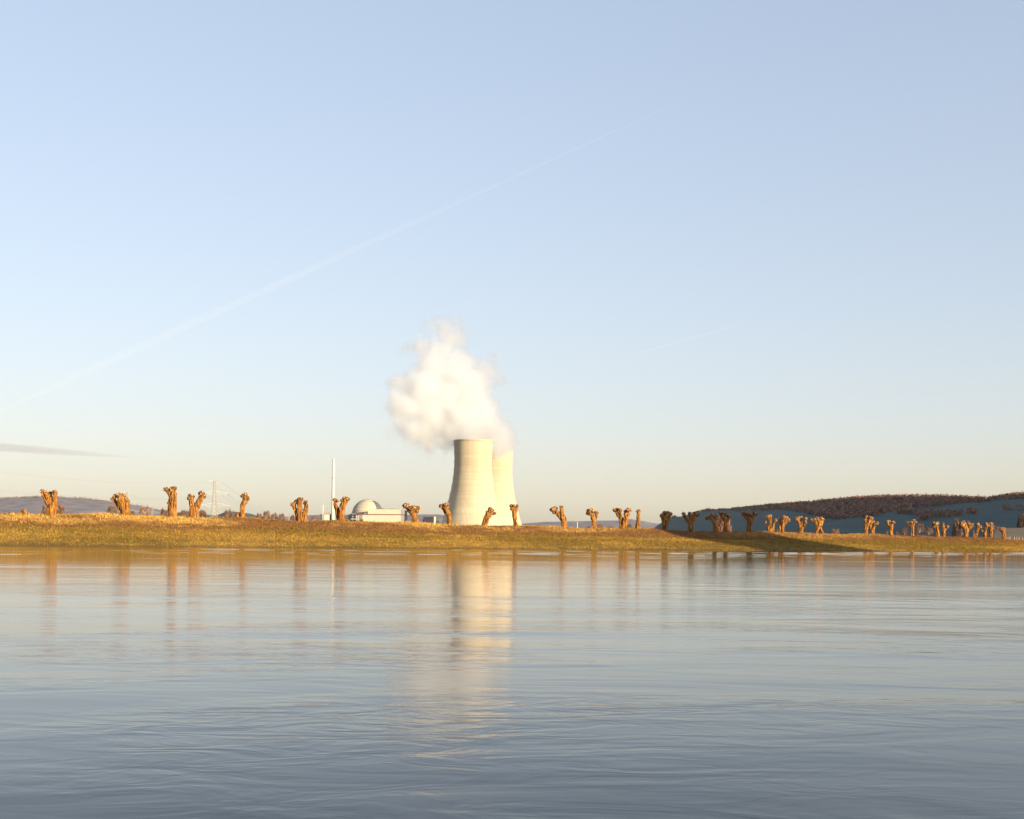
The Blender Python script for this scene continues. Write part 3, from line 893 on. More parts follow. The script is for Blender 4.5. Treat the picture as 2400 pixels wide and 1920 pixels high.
# ------------------------------------------------------------------ bare trees and bushes beyond the bank
def bare_bush(u, v_base, w, h, Y, label, col=(0.20, 0.115, 0.085), dome=True, name='bare_bush', cat='bush', trunk_col='post', dens=1.0):
    m = Y / F
    b = W(u, v_base, Y)
    b.z -= 0.15 * h * m + 1.0
    root = empty(name, b)
    tag(root, label, cat, 'leafless bushes and trees beyond the bank')
    H, R = h * m * 1.05 + 1.0 + 0.15 * h * m, w * m * 0.5
    mb = MB()
    for _ in range(7):
        a = rng.uniform(0, 2 * np.pi)
        e = b + Vector((math.cos(a) * R * rng.uniform(0.1, 0.6), math.sin(a) * R * 0.4, H * rng.uniform(0.55, 0.9)))
        mid = b + Vector(((e.x - b.x) * 0.35, (e.y - b.y) * 0.35, H * 0.35))
        tube(mb, [(b, 0.03 * H), (mid, 0.02 * H), (e, 0.006 * H)], 5)
    mb.build('stem', M[trunk_col], root)
    n = int(520 * dens)
    th = rng.uniform(0, 2 * np.pi, n)
    zz = rng.uniform(0.18, 1.0, n)
    rr = R * np.sqrt(np.clip(1 - ((zz - 0.52) / 0.54) ** 2, 0.03, 1)) * rng.uniform(0.25, 1.0, n) ** 0.5 * (0.8 + 0.4 * noise3(P3(th * 1.2, zz * 3)))
    c = np.stack([rr * np.cos(th), rr * np.sin(th) * 0.7, zz * H * (0.86 + 0.25 * noise3(P3(rr * np.cos(th) / R * 3 + u, 1.0)))], 1)
    dirv = np.stack([c[:, 0] * 0.5, c[:, 1] * 0.5, np.full(n, H * 0.5)], 1)
    dirv /= np.linalg.norm(dirv, axis=1, keepdims=True)
    dirv += rng.normal(0, 0.35, (n, 3))
    L = H * rng.uniform(0.06, 0.17, n)
    side = rng.normal(size=(n, 3)) * (H * 0.013)
    p0, p1, p2 = c - dirv * L[:, None] + side, c - dirv * L[:, None] - side, c + dirv * L[:, None]
    v = np.stack([p0, p1, p2], 1).reshape(-1, 3) + np.array(b)
    cc = np.repeat(np.array(col) * 0.8 * rng.uniform(0.5, 1.5, (n, 1)), 3, 0)
    mesh_obj('twigs', v, np.arange(3 * n).reshape(-1, 3), M['wood'], root, colors=cc)
    return root

M['birch'] = plain('white_birch_bark', (0.62, 0.58, 0.52), 0.3, 1.5, 0.8)
bare_bush(140, 1207, 24, 23, 430, 'rounded reddish bush just right of the leftmost willow')
bare_bush(104, 1206, 13, 18, 430, 'small reddish bush peeping out left of the leftmost willow')
bare_bush(263, 1209, 30, 22, 460, 'brown bush left of the thick bulging willow', (0.19, 0.12, 0.09))
bare_bush(311, 1211, 14, 12, 460, 'low brown bush right of the thick bulging willow')
bare_bush(339, 1211, 28, 25, 500, 'leafless birch with a white trunk left of the tallest willow', (0.24, 0.16, 0.12), name='birch_tree', cat='tree', trunk_col='birch')
bare_bush(385, 1211, 22, 16, 500, 'brown bush left against the tallest willow')
bare_bush(432, 1212, 26, 15, 500, 'brown bush between the tallest willow and the Y shaped willow')
bare_bush(474, 1213, 20, 16, 500, 'brown bush right of the Y shaped willow')
bare_bush(534, 1215, 26, 18, 600, 'reddish bush between the large pylon and the slim leaning willow')
bare_bush(607, 1218, 18, 13, 700, 'small grey brown tree, leftmost of the row right of the slim willow')
bare_bush(624, 1218, 20, 17, 700, 'grey brown tree, second of the row right of the slim willow')
bare_bush(642, 1219, 20, 16, 700, 'grey brown tree, third of the row right of the slim willow')
bare_bush(660, 1219, 18, 14, 700, 'grey brown tree, fourth of the row right of the slim willow')
bare_bush(685, 1220, 12, 11, 700, 'small bush at the left foot of the massive willow')
bare_bush(738, 1221, 26, 11, 700, 'low bush between the massive willow and the thin mast')
bare_bush(1379, 1240, 14, 7, 600, 'tiny bush left of the mushroom headed willow')
bare_bush(1407, 1241, 20, 12, 600, 'reddish bush right of the mushroom headed willow', (0.26, 0.15, 0.09))
bare_bush(1432, 1241, 16, 8, 600, 'low bush left of the wide forked willow')
bare_bush(1474, 1242, 18, 13, 600, 'reddish bush between the wide forked willow and the post like stump')
bare_bush(1694, 1249, 40, 37, 620, 'tall reddish bare tree standing between the shaded pair of willows', (0.26, 0.14, 0.09), name='bare_tree', cat='tree', dens=1.6)
bare_bush(1822, 1250, 10, 9, 620, 'tiny bush between the three fingered and flat topped willows')
bare_bush(1958, 1254, 22, 14, 620, 'round brown dome bush alone right of the two legged willow', (0.24, 0.14, 0.10))
bare_bush(2078, 1256, 8, 12, 420, 'small leaning shrub left of the single straight willow')
bare_bush(2103, 1257, 12, 9, 420, 'ragged low shrub right of the single straight willow')
for (x, y, w, h, lab) in [(720, 640, 80, 50, 'low hedge bush left of the high forked willow'), (900, 610, 120, 70, 'broad brown hedge tree right of the high forked willow'),
                          (1010, 640, 110, 60, 'brown hedge bush left of the leaning round headed willow'), (860, 690, 60, 60, 'short dark bush at the right foot of the high forked willow')]:
    bare_bush(crop_u(7, x), crop_v(7, y) + 4, w / 5.13, h / 5.13, 800, lab, (0.17, 0.10, 0.08), dens=1.2)
bare_bush(2243, 1261, 24, 36, 700, 'tall dark brown tree left of the crowded group of four willows', (0.15, 0.09, 0.075), name='bare_tree', cat='tree', dens=1.6)
bare_bush(2270, 1240, 14, 16, 760, 'small reddish tree showing behind the wide headed willow', (0.18, 0.09, 0.08), name='bare_tree', cat='tree')
bare_bush(2336, 1253, 26, 17, 700, 'brown bush left of the short stumpy willow')
bare_bush(2396, 1238, 26, 28, 720, 'dark tree at the right edge above the tan field', (0.09, 0.06, 0.055), name='bare_tree', cat='tree', dens=1.8)

# ------------------------------------------------------------------ small things on the bank
b = C(7, 490, 700, on_line(crop_u(7, 490), CREST)[1] + 2)
mb = MB().prism([(b.x - 0.24, b.y - 0.2), (b.x + 0.24, b.y - 0.2), (b.x + 0.24, b.y + 0.2), (b.x - 0.24, b.y + 0.2)], b.z - 0.3, b.z + 0.45)
mb.lathe((b.x, b.y), [(0.30, b.z + 0.45), (0.30, b.z + 0.52), (0.05, b.z + 0.60)], 4)
tag(mb.build('marker_box', M['white']), 'small white box beside the single straight willow', 'box')
for (x, y0, y1, w, lab) in [(1814, 668, 735, 10, 'tall pale post between the crowded group and the stumpy willow'), (1962, 715, 745, 7, 'first short fence post right of the stumpy willow'),
                            (1986, 705, 745, 8, 'taller fence post, second right of the stumpy willow'), (2040, 712, 748, 7, 'third fence post right of the stumpy willow'),
                            (2070, 710, 748, 6, 'fourth fence post right of the stumpy willow'), (2098, 713, 750, 7, 'fifth fence post right of the stumpy willow'), (2140, 716, 752, 7, 'fence post at the right edge of the picture')]:
    Y = on_line(crop_u(7, x), CREST)[1] + 3
    p, t = C(7, x, y1 + 14, Y), C(7, x, y0, Y)
    r = w * 0.5 / 5.133 * Y / F
    mb = MB().lathe((p.x, p.y), [(r * 1.05, p.z - 0.4), (r, t.z - 0.08), (r * 0.55, t.z)], 7)
    tag(mb.build('fence_post', M['post']), lab, 'post', 'fence posts at the right end of the bank')

# white sail-like pole far off between the first and second willow right of the towers
p = W(1353, 1238, 1500); t = W(1353, 1222, 1500)
mb = MB().lathe((p.x, p.y), [(0.55, 1.0), (0.35, t.z - 2), (0.06, t.z)], 8)
mb.lathe((p.x, p.y), [(1.0, 1.0), (1.0, 6.0), (0.5, 7.0)], 8)
tag(mb.build('flagpole', M['white']), 'thin white pole far behind, right of the drooping fist willow', 'pole')

# ------------------------------------------------------------------ cooling towers
def cooling_tower(u_c, top_v, rim_px, Y, label, ladder=False):
    """Hyperboloid shell with vertical ribs."""
    base = W(u_c, VP, Y)
    H = W(u_c, top_v, Y).z
    m = Y / F
    root = empty('cooling_tower', (base.x, base.y, FIELD - 0.5))
    tag(root, label, 'cooling tower', 'the two cooling towers')
    rt = rim_px * 0.5 * m
    zt = FIELD + 0.80 * (H - FIELD)                 # throat height
    r0 = rt * 0.955
    b_up = (H - zt) / math.sqrt((rt / r0) ** 2 - 1)
    rb = rt * 1.82
    b_dn = (zt - FIELD) / math.sqrt((rb / r0) ** 2 - 1)
    def rad(z): return r0 * math.sqrt(1 + ((z - zt) / (b_up if z > zt else b_dn)) ** 2)
    NR, per = 128, 6
    n = NR * per
    zs = np.linspace(FIELD - 1, H, 60)
    ang = np.arange(n) / n * 2 * np.pi
    prof = np.array([0, 0, 0.26, 0.30, 0.26, 0])
    rib = np.tile(prof, NR)
    V = []
    for z in zs:
        r = rad(z) + rib * (0.45 + 0.55 * sstep(0.45, 0.8, (z - FIELD) / (H - FIELD)))
        V.append(np.stack([base.x + r * np.cos(ang), base.y + r * np.sin(ang), np.full(n, z)], 1))
    V = np.concatenate(V)
    ix = np.arange(len(V)).reshape(len(zs), n)
    nx = np.roll(ix, -1, 1)
    f = np.stack([ix[:-1], nx[:-1], nx[1:], ix[1:]], -1).reshape(-1, 4)
    mesh_obj('shell', V, f, M['concrete'], root)
    inner = MB().lathe((base.x, base.y), [(rad(z) - 0.9, z) for z in np.linspace(FIELD, H - 0.2, 24)], 96, cap=False)
    inner.build('inner_lining', M['concrete'], root, True)
    rim = MB().lathe((base.x, base.y), [(rt - 1.0, H - 0.3), (rt - 1.0, H + 1.0), (rt + 1.15, H + 1.0), (rt + 1.15, H - 0.9), (rt + 0.35, H - 1.2)], 128, cap=False)
    rim.build('rim_ring', M['concrete'], root)
    if ladder:
        a = math.radians(181)
        lm = MB()
        pts = [(Vector((base.x + (rad(z) + 0.7) * math.cos(a), base.y + (rad(z) + 0.7) * math.sin(a), z))) for z in np.linspace(FIELD, H, 26)]
        for p, q in zip(pts[:-1], pts[1:]): lm.bar(p, q, 0.7)
        lm.build('ladder', M['steel'], root)
        for z in np.linspace(H * 0.3, H * 0.95, 9):
            p = Vector((base.x + (rad(z) + 1.2) * math.cos(a), base.y + (rad(z) + 1.2) * math.sin(a), z))
            MB().prism([(p.x - 0.9, p.y - 1), (p.x + 0.7, p.y - 1), (p.x + 0.7, p.y + 1), (p.x - 0.9, p.y + 1)], z, z + 1.1).build('ladder_platform', M['steel'], root)
    return base, H, rt
T1 = cooling_tower(1107.5, 1034, 90, 2000, 'nearer ribbed concrete cooling tower on the left, the taller looking one', True)
T2 = cooling_tower(1159.5, 1057, 57 * 1.42, 2230, 'farther cooling tower half hidden behind the nearer one')

# ------------------------------------------------------------------ reactor block and other plant buildings
GZ = FIELD - 0.5
def zc3(y, Y, x=1200): return C(3, x, y, Y).z
YP = 2050.0
# dome
dc = C(3, 1222, 1125, YP + 40)
R = 247 / 6.7375 * (YP + 40) / F
root = empty('reactor_dome', (dc.x, dc.y, GZ))
tag(root, 'pale concrete reactor dome between the chimney and the turbine hall', 'reactor building')
prof = [(R, GZ)] + [(R * math.cos(a), dc.z + R * math.sin(a)) for a in np.linspace(0, math.pi / 2 - 0.02, 22)]
M['dome'] = plain('dome_concrete', (0.37, 0.335, 0.25), 0.10, 0.12, 0.85, (1, 1, 2.5))
MB().lathe((dc.x, dc.y), prof, 72).build('dome', M['dome'], root, True)
for a in np.linspace(0.25, 1.2, 5):
    rr, zz = R * math.cos(a), dc.z + R * math.sin(a)
    MB().lathe((dc.x, dc.y), [(rr - 0.3, zz - 0.25), (rr + 0.18, zz - 0.2), (rr + 0.10, zz + 0.2), (rr - 0.4, zz + 0.3)], 72, cap=False).build('panel_joint', M['grey_clad'], root)
# darker crescent sheet over the right flank of the dome
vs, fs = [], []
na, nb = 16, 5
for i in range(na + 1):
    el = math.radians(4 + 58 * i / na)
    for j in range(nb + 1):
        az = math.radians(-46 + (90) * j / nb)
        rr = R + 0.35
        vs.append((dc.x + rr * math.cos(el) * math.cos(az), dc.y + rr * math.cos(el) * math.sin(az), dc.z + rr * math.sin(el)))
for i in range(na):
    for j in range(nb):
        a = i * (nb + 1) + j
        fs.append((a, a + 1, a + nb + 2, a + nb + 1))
vs2 = []
mesh_obj('dark_crescent', vs, fs, M['dark_clad'], root, True)

# turbine hall
def P2(x, Y): return C(3, x, 1200, Y).xy
root = empty('turbine_hall', (*P2(1450, YP), GZ))
tag(root, 'long cream turbine hall with a red brown stripe, right of the reactor dome', 'industrial building')
zt_, zs_, = zc3(1046, YP, 1500), zc3(1128, YP, 1450)
Al, Au, B_, Cc = P2(1140, 2020), P2(1225, 2018), P2(1752, 2006), P2(1846, 2096)
bk = (B_ - Al).normalized(); bn = Vector((-bk.y, bk.x))
MB().prism([Al, B_, Cc, Al + bn * 62], GZ, zs_ - 0.8).build('lower_block', M['cream'], root)
MB().prism([Au + bn * 0.2, B_ + bn * 0.2, Cc, Au + bn * 60], zs_ + 0.8, zt_).build('upper_block', M['cream'], root)
MB().prism([Al - bk * 8, B_ + (B_ - Cc).normalized() * 0.01, Cc, Al - bk * 8 + bn * 60], zs_ - 0.8, zs_ + 0.8).build('stripe', M['red_band'], root)
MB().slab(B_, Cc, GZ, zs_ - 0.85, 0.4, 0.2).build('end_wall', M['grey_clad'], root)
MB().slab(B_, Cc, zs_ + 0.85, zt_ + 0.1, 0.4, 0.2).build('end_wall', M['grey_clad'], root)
MB().prism([Al - bk * 7.6 + bn * 0.5, Al - bk * 0.05 + bn * 0.5, Al - bk * 0.05 + bn * 40, Al - bk * 7.6 + bn * 40], GZ, zs_ - 0.85).build('side_annex', M['grey_clad'], root)
c0 = P2(1172, 2021); c1 = P2(1224, 2020)
MB().slab(c0, c1, zs_ + 0.8, zc3(1097, YP), 0, 10).build('roof_box', M['grey_clad'], root)
for (x0, x1, h) in [(1330, 1400, 1.0), (1410, 1470, 1.4), (1490, 1540, 0.8), (1560, 1640, 1.1), (1665, 1720, 0.8)]:
    f0, f1 = Au + (B_ - Au) * ((x0 - 1225) / 530), Au + (B_ - Au) * ((x1 - 1225) / 530)
    MB().slab(f0, f1, zt_ - 0.1, zt_ + h, -1.5, 6).build('roof_vent', M['dark_clad'], root)
MB().slab(Au, B_, zt_, zt_ + 0.35, 0.25, 0.4).build('parapet', M['cream'], root)
for x0 in (1305, 1340):
    f0, f1 = Al + (B_ - Al) * ((x0 - 1140) / 612), Al + (B_ - Al) * ((x0 + 22 - 1140) / 612)
    MB().slab(f0, f1, GZ, GZ + 8.5, 0.12, 0.1).build('gate', M['grey_clad'], root)

def block(name, label, x0, x1, y0, Y, mat, depth=25, cat='industrial building'):
    a, b_ = P2(x0, Y), P2(x1, Y)
    r = empty(name, (a.x, a.y, GZ))
    tag(r, label, cat)
    zt = zc3(y0, Y, (x0 + x1) / 2)
    MB().slab(a, b_, GZ, zt, 0, depth).build('wall', mat, r)
    MB().slab(a, b_, zt, zt + 0.4, 0.3, depth + 0.3).build('roof_edge', M['grey_clad'], r)
    return r, a, b_, zt
r, a, b_, zt = block('service_building', 'cream block with a grey roof box beside the thin mast', 465, 612, 1122, 2030, M['cream'])
MB().slab(P2(525, 2036), P2(618, 2036), zt + 0.3, zc3(1092, 2036), 0, 12).build('roof_box', M['mauve'], r)
MB().slab(P2(612.5, 2032), P2(648, 2052), GZ, zc3(1122, 2040), 0, 6).build('side_wing', M['grey_clad'], r)
block('stack_house', 'reddish grey building at the chimney foot', 650, 742, 1104, 2034, M['mauve'])
block('auxiliary_building', 'low cream building between the split willow and the dome', 776, 922, 1124, 2045, M['cream'])
block('switch_building', 'narrow grey building left of the dark annex by the dome', 923, 974, 1106, 2048, M['grey_clad'])
r, a, b_, zt = block('reactor_annex', 'dark annex building in front of the left side of the dome', 976, 1038, 1108, 2030, M['dark_clad'])
MB().slab(P2(978, 2029), P2(1036, 2029), zc3(1160, 2030), zc3(1150, 2030), 0.3, 0).build('ledge', M['grey_clad'], r)
# scaffold stair tower
root = empty('stair_tower', (*P2(1055, 2010), GZ))
tag(root, 'white lattice stair tower in front of the dome annex', 'scaffold')
zt = zc3(1132, 2010)
q0, q1 = P2(1041, 2010), P2(1070, 2010)
for p in (q0, q1, q0 + Vector((0, 4)), q1 + Vector((0, 4))):
    MB().bar((p.x, p.y, GZ), (p.x, p.y, zt), 0.5).build('pole', M['white'], root)
for i, z in enumerate(np.arange(GZ + 2.5, zt + 0.1, 2.6)):
    MB().slab(q0, q1, z, z + 0.5, 0.2, 4).build('landing', M['white'], root)
MB().slab(P2(955, 2005), P2(1040, 2005), zc3(1196, 2005), zc3(1188, 2005), 0.3, 1.5).build('pipe_bridge', M['white'], root)

# office building between the willows
def P4(x, Y): return C(4, x, 1200, Y).xy
root = empty('office_building', (*P4(560, 1980), GZ))
tag(root, 'small grey office block with a row of windows, left of the cooling towers', 'office building')
a, b_, c_ = P4(495, 2016), P4(632, 1980), P4(662, 2000)
zt = C(4, 560, 1140, 1990).z
MB().prism([a, b_, c_, a + (c_ - b_)], GZ, zt).build('wall', M['grey_clad'], root)
MB().slab(b_, c_, GZ, zt + 0.2, 0.3, 0.2).build('end_wall', M['cream'], root)
MB().slab(c_, P4(696, 2003), GZ, C(4, 680, 1192, 2000).z, 0, 10).build('entrance_wing', M['cream'], root)
for i in range(9):
    t0 = 0.16 + i * 0.083
    zw = C(4, 560, 1162, 1990).z
    MB().slab(a + (b_ - a) * t0, a + (b_ - a) * (t0 + 0.045), zw, zw + 1.7, 0.12, 0.1).build('window', M['glass_dark'], root)
MB().slab(a + (b_ - a) * -0.03, a + (b_ - a) * 0.03, GZ, C(4, 490, 1175, 2016).z, 0.25, 0.2).build('stair_shaft', M['dark_clad'], root)

# chimney
base = C(3, 677, 1120, 2010)
tpz = C(3, 690, 238, 2010).z
root = empty('chimney', (base.x, base.y, GZ))
tag(root, 'very tall slim white chimney left of the reactor dome', 'chimney')
m3 = 2010 / F / 6.7375
zz = lambda y: C(3, 684, y, 2010).z
MB().lathe((base.x, base.y), [(31 * m3, GZ), (27 * m3, zz(1000)), (24.5 * m3, zz(850)), (21.5 * m3, zz(548)), (18.5 * m3, zz(280)), (18 * m3, zz(262))], 28).build('shaft', M['white'], root, True)
MB().lathe((base.x, base.y), [(13.5 * m3, zz(262)), (13.5 * m3, tpz)], 24).build('flue_tip', M['white'], root, True)
for y, k in ((262, 20.5), (548, 24.5), (850, 27)):
    MB().lathe((base.x, base.y), [(k * m3, zz(y) - 0.5), (k * m3, zz(y) + 0.5)], 28).build('platform_ring', M['grey_clad'], root)
MB().prism([(base.x + 22 * m3, base.y - 0.5), (base.x + 27 * m3, base.y - 0.5), (base.x + 27 * m3, base.y + 0.5), (base.x + 22 * m3, base.y + 0.5)], zz(536), zz(526)).build('warning_lamp', M['dark_clad'], root)

# thin mast
base = C(3, 517, 1200, 1960)
root = empty('radio_mast', (base.x, base.y, GZ))
tag(root, 'thin white and red mast in front of the cream service block', 'mast')
tz, n = C(3, 517, 972, 1960).z, 9
for i in range(n):
    z0, z1 = GZ + (tz - GZ) * i / n, GZ + (tz - GZ) * (i + 1) / n
    MB().lathe((base.x, base.y), [(0.62, z0), (0.55, z1)], 10).build('mast_section', M['red_paint' if i % 2 == 0 and i < 6 else 'white'], root)

# ------------------------------------------------------------------ pylons and cables
def pylon(u, v_top, Y, label, yaw, bw, h_scale=1.0):
    t = W(u, v_top, Y)
    base = Vector((t.x, t.y, 1.5))
    H = t.z - base.z
    root = empty('pylon', base)
    tag(root, label, 'pylon', 'lattice pylons')
    cy, sy = math.cos(yaw), math.sin(yaw)
    def L(a, b, z): return Vector((base.x + a * cy - b * sy, base.y + a * sy + b * cy, base.z + z * H))
    def hw(z): return H * (0.082 * (1 - z / 0.62) + 0.026 * (z / 0.62) if z < 0.62 else 0.026 - 0.016 * (z - 0.62) / 0.38)
    body = MB()
    lev = [0, 0.09, 0.18, 0.26, 0.34, 0.41, 0.48, 0.55, 0.62, 0.68, 0.74, 0.80, 0.86, 0.92, 0.975]
    for z0, z1 in zip(lev[:-1], lev[1:]):
        a0, a1 = hw(z0), hw(z1)
        cr = [(-1, -1), (1, -1), (1, 1), (-1, 1)]
        for i in range(4):
            (x0, y0), (x1, y1) = cr[i], cr[(i + 1) % 4]
            body.bar(L(x0 * a0, y0 * a0, z0), L(x0 * a1, y0 * a1, z1), bw)
            body.bar(L(x0 * a0, y0 * a0, z0), L(x1 * a1, y1 * a1, z1), bw * 0.6)
            body.bar(L(x1 * a0, y1 * a0, z0), L(x0 * a1, y0 * a1, z1), bw * 0.6)
    body.bar(L(0, 0, 0.96), L(0, 0, 1.0), bw)
    body.build('lattice_body', M['steel'], root)
    ends = []
    for z, w in ((0.965, 0.115), (0.765, 0.25), (0.55, 0.29)):
        arm = MB()
        for sgn in (-1, 1):
            tip = L(sgn * w * H, 0, z)
            k = hw(z)
            for b in (-1, 1):
                arm.bar(L(sgn * k, b * k, z - 0.02), tip, bw * 0.8)
                arm.bar(L(sgn * k, b * k, z + 0.035), tip, bw * 0.8)
            for f in (0.35, 0.65):
                x = sgn * (k + (w * H - k) * f)
                arm.bar(L(x, 0, z - 0.012 * (1 - f)), L(x, 0, z + 0.035 * (1 - f)), bw * 0.7)
            if z < 0.9:
                for f in (0.55, 1.0):
                    p = L(sgn * (k + (w * H - k) * f), 0, z)
                    q = p + Vector((0, 0, -0.055 * H))
                    ins = MB().lathe((p.x, p.y), [(bw * 0.5, q.z), (bw * 0.9, (p.z + q.z) / 2), (bw * 0.5, p.z)], 6)
                    ins.build('insulator', M['wire'], root)
                    ends.append(q)
            else: ends.append(tip)
        arm.build('cross_arm', M['steel'], root)
    return ends
pa = pylon(503, 1124, 1500, 'large lattice pylon between the Y shaped and slim leaning willows', 0.55, 0.30)
pb = pylon(297, 1151, 2500, 'faint pylon peeking over the thick bulging willow', 0.7, 0.32)
pc = pylon(357, 1184, 5000, 'tiny distant pylon left of the tallest willow', 0.7, 0.5)
pd = pylon(678, 1199, 5600, 'tiny distant pylon left of the massive willow', 0.55, 0.5)
pe_ = pylon(-260, 1060, 950, 'pylon beyond the left edge of the picture', 0.6, 0.3)
def cable(p, q, sag, r, label):
    mb = MB()
    pts = [p.lerp(q, t) - Vector((0, 0, sag * 4 * t * (1 - t))) for t in np.linspace(0, 1, 22)]
    for a, b in zip(pts[:-1], pts[1:]): mb.bar(a, b, r)
    tag(mb.build('power_cable', M['wire']), label, 'cable', 'power cables')
for i, (p, q) in enumerate(zip(pa, pd)): cable(p, q, 26, 0.13, 'thin sagging cable from the large pylon to the tiny right pylon')
for i, (p, q) in enumerate(zip(pb, pc)): cable(p, q, 18, 0.16, 'thin sagging cable from the faint pylon towards the tiny left pylon')
for i, (p, q) in enumerate(zip(pe_, pa)): cable(p, q, 9, 0.055, 'thin cable running off left from the large pylon')

# ------------------------------------------------------------------ unseen pines added on the near bank to shade part of the far bank
def pine(x, y, H, R, label):
    s_t = (Vector((x, y)) - S0).dot(N)
    z0 = float(near_z(np.array([s_t]))[0]) - 0.2
    root = empty('shade_pine', (x, y, z0))
    tag(root, label, 'tree', 'pines added for their shadow')
    MB().lathe((x, y), [(0.45, z0), (0.3, z0 + H * 0.5), (0.05, z0 + H * 0.98)], 8).build('trunk', M['bark'], root)
    n = 1300
    h = 0.60 + 0.40 * rng.uniform(0, 1.0, n) ** 0.75
    th = rng.uniform(0, 2 * np.pi, n)
    rr = R * np.clip((1 - h) / 0.3, 0, 1) ** 0.45 * rng.uniform(0.2, 1.0, n) ** 0.5 + 0.15
    c = np.stack([x + rr * np.cos(th), y + rr * np.sin(th), z0 + h * H - rr * 0.18], 1)
    v = (c[:, None, :] + rng.normal(size=(n, 3, 3)) * 0.85).reshape(-1, 3)
    cc = np.repeat(np.array([0.03, 0.05, 0.025]) * rng.uniform(0.7, 1.4, (n, 1)), 3, 0)
    mesh_obj('crown', v, np.arange(3 * n).reshape(-1, 3), M['wood'], root, colors=cc)
def perp_of(u, t):
    s, Y = on_line(u, t)
    x, y = bank_xy(s, t)
    return Vector((x, y)).dot(pe), Vector((x, y)).dot(al)
SH0, SH1 = perp_of(1535, CREST)[0], perp_of(1790, CREST)[0]
TW0, TW1 = perp_of(1780, 0)[0], perp_of(1990, 0)[0]
print('shade band at crest', SH0, SH1, 'at waterline', TW0, TW1, 'along', perp_of(1660, CREST)[1], 'S0', S0, 'E', E, 'NEAR', NEAR)
lo_, hi_ = SH0, SH1 - 2
k = 0
for p in np.arange(lo_ + 3, hi_ - 2, 3.6):
    for row in (0, 1):
        # step towards the sun until on the near bank
        a = 0.0
        while True:
            xy = al * a + pe * (p + row * 1.8)
            if (xy - S0).dot(N) < NEAR - 6 - row * 6: break
            a += 1.0
        H = 43 + rng.uniform(-2, 3)
        pine(xy.x, xy.y, H, 4.2, 'tall dark pine added beyond the right edge of the picture to shade the far bank')
        k += 1

# ------------------------------------------------------------------ steam
blobs = [(1150, 1400, 165, 0, 1.0), (1010, 1370, 130, 0, 1.0), (1470, 1480, 125, 150, 0.9), (1400, 1390, 165, 120, 1.0), (1260, 1290, 190, 60, 1.0), (1060, 1240, 190, 20, 1.0), (880, 1360, 140, 10, 1.0),
         (1230, 1110, 170, 60, 1.0), (720, 1380, 130, 10, 0.95), (570, 1340, 130, 0, 0.9), (430, 1290, 120, 10, 0.8), (700, 1210, 190, 20, 1.0), (480, 1120, 170, 10, 0.9), (900, 1040, 220, 40, 1.0),
         (1100, 930, 220, 50, 1.0), (640, 920, 210, 30, 1.0), (430, 860, 115, 20, 0.85), (980, 740, 210, 50, 0.9), (740, 690, 185, 40, 0.85), (1260, 760, 160, 60, 0.65), (1380, 820, 110, 60, 0.5),
         (830, 540, 160, 50, 0.75), (960, 400, 150, 60, 0.66), (880, 290, 140, 60, 0.6), (985, 250, 110, 60, 0.56), (480, 470, 90, 40, 0.5), (640, 500, 130, 40, 0.6), (700, 300, 90, 50, 0.45),
         (720, 1490, 105, 0, 0.65), (560, 1480, 90, 0, 0.5), (220, 1140, 60, 0, 0.35), (330, 1370, 90, 0, 0.5), (880, 1480, 90, 0, 0.7), (1000, 1455, 100, 0, 0.8), (1560, 1500, 70, 150, 0.7), (1350, 620, 90, 60, 0.4)]
PB = []
for (x, y, r, dy, w) in blobs:
    Y = 2005 + dy
    c = C(8, x, y, Y)
    PB.append((c, r / CROPS[8][2] * Y / F * 1.17, w))
mb = MB()
bmt = bmesh.new()
for c, r, w in PB:
    base = [Vector(v) * (r * 1.45) + c for v in ICO_V]
    mb.add(base, ICO_F)
me = remesh('steam_plume', mb.v, mb.f, 4.0)
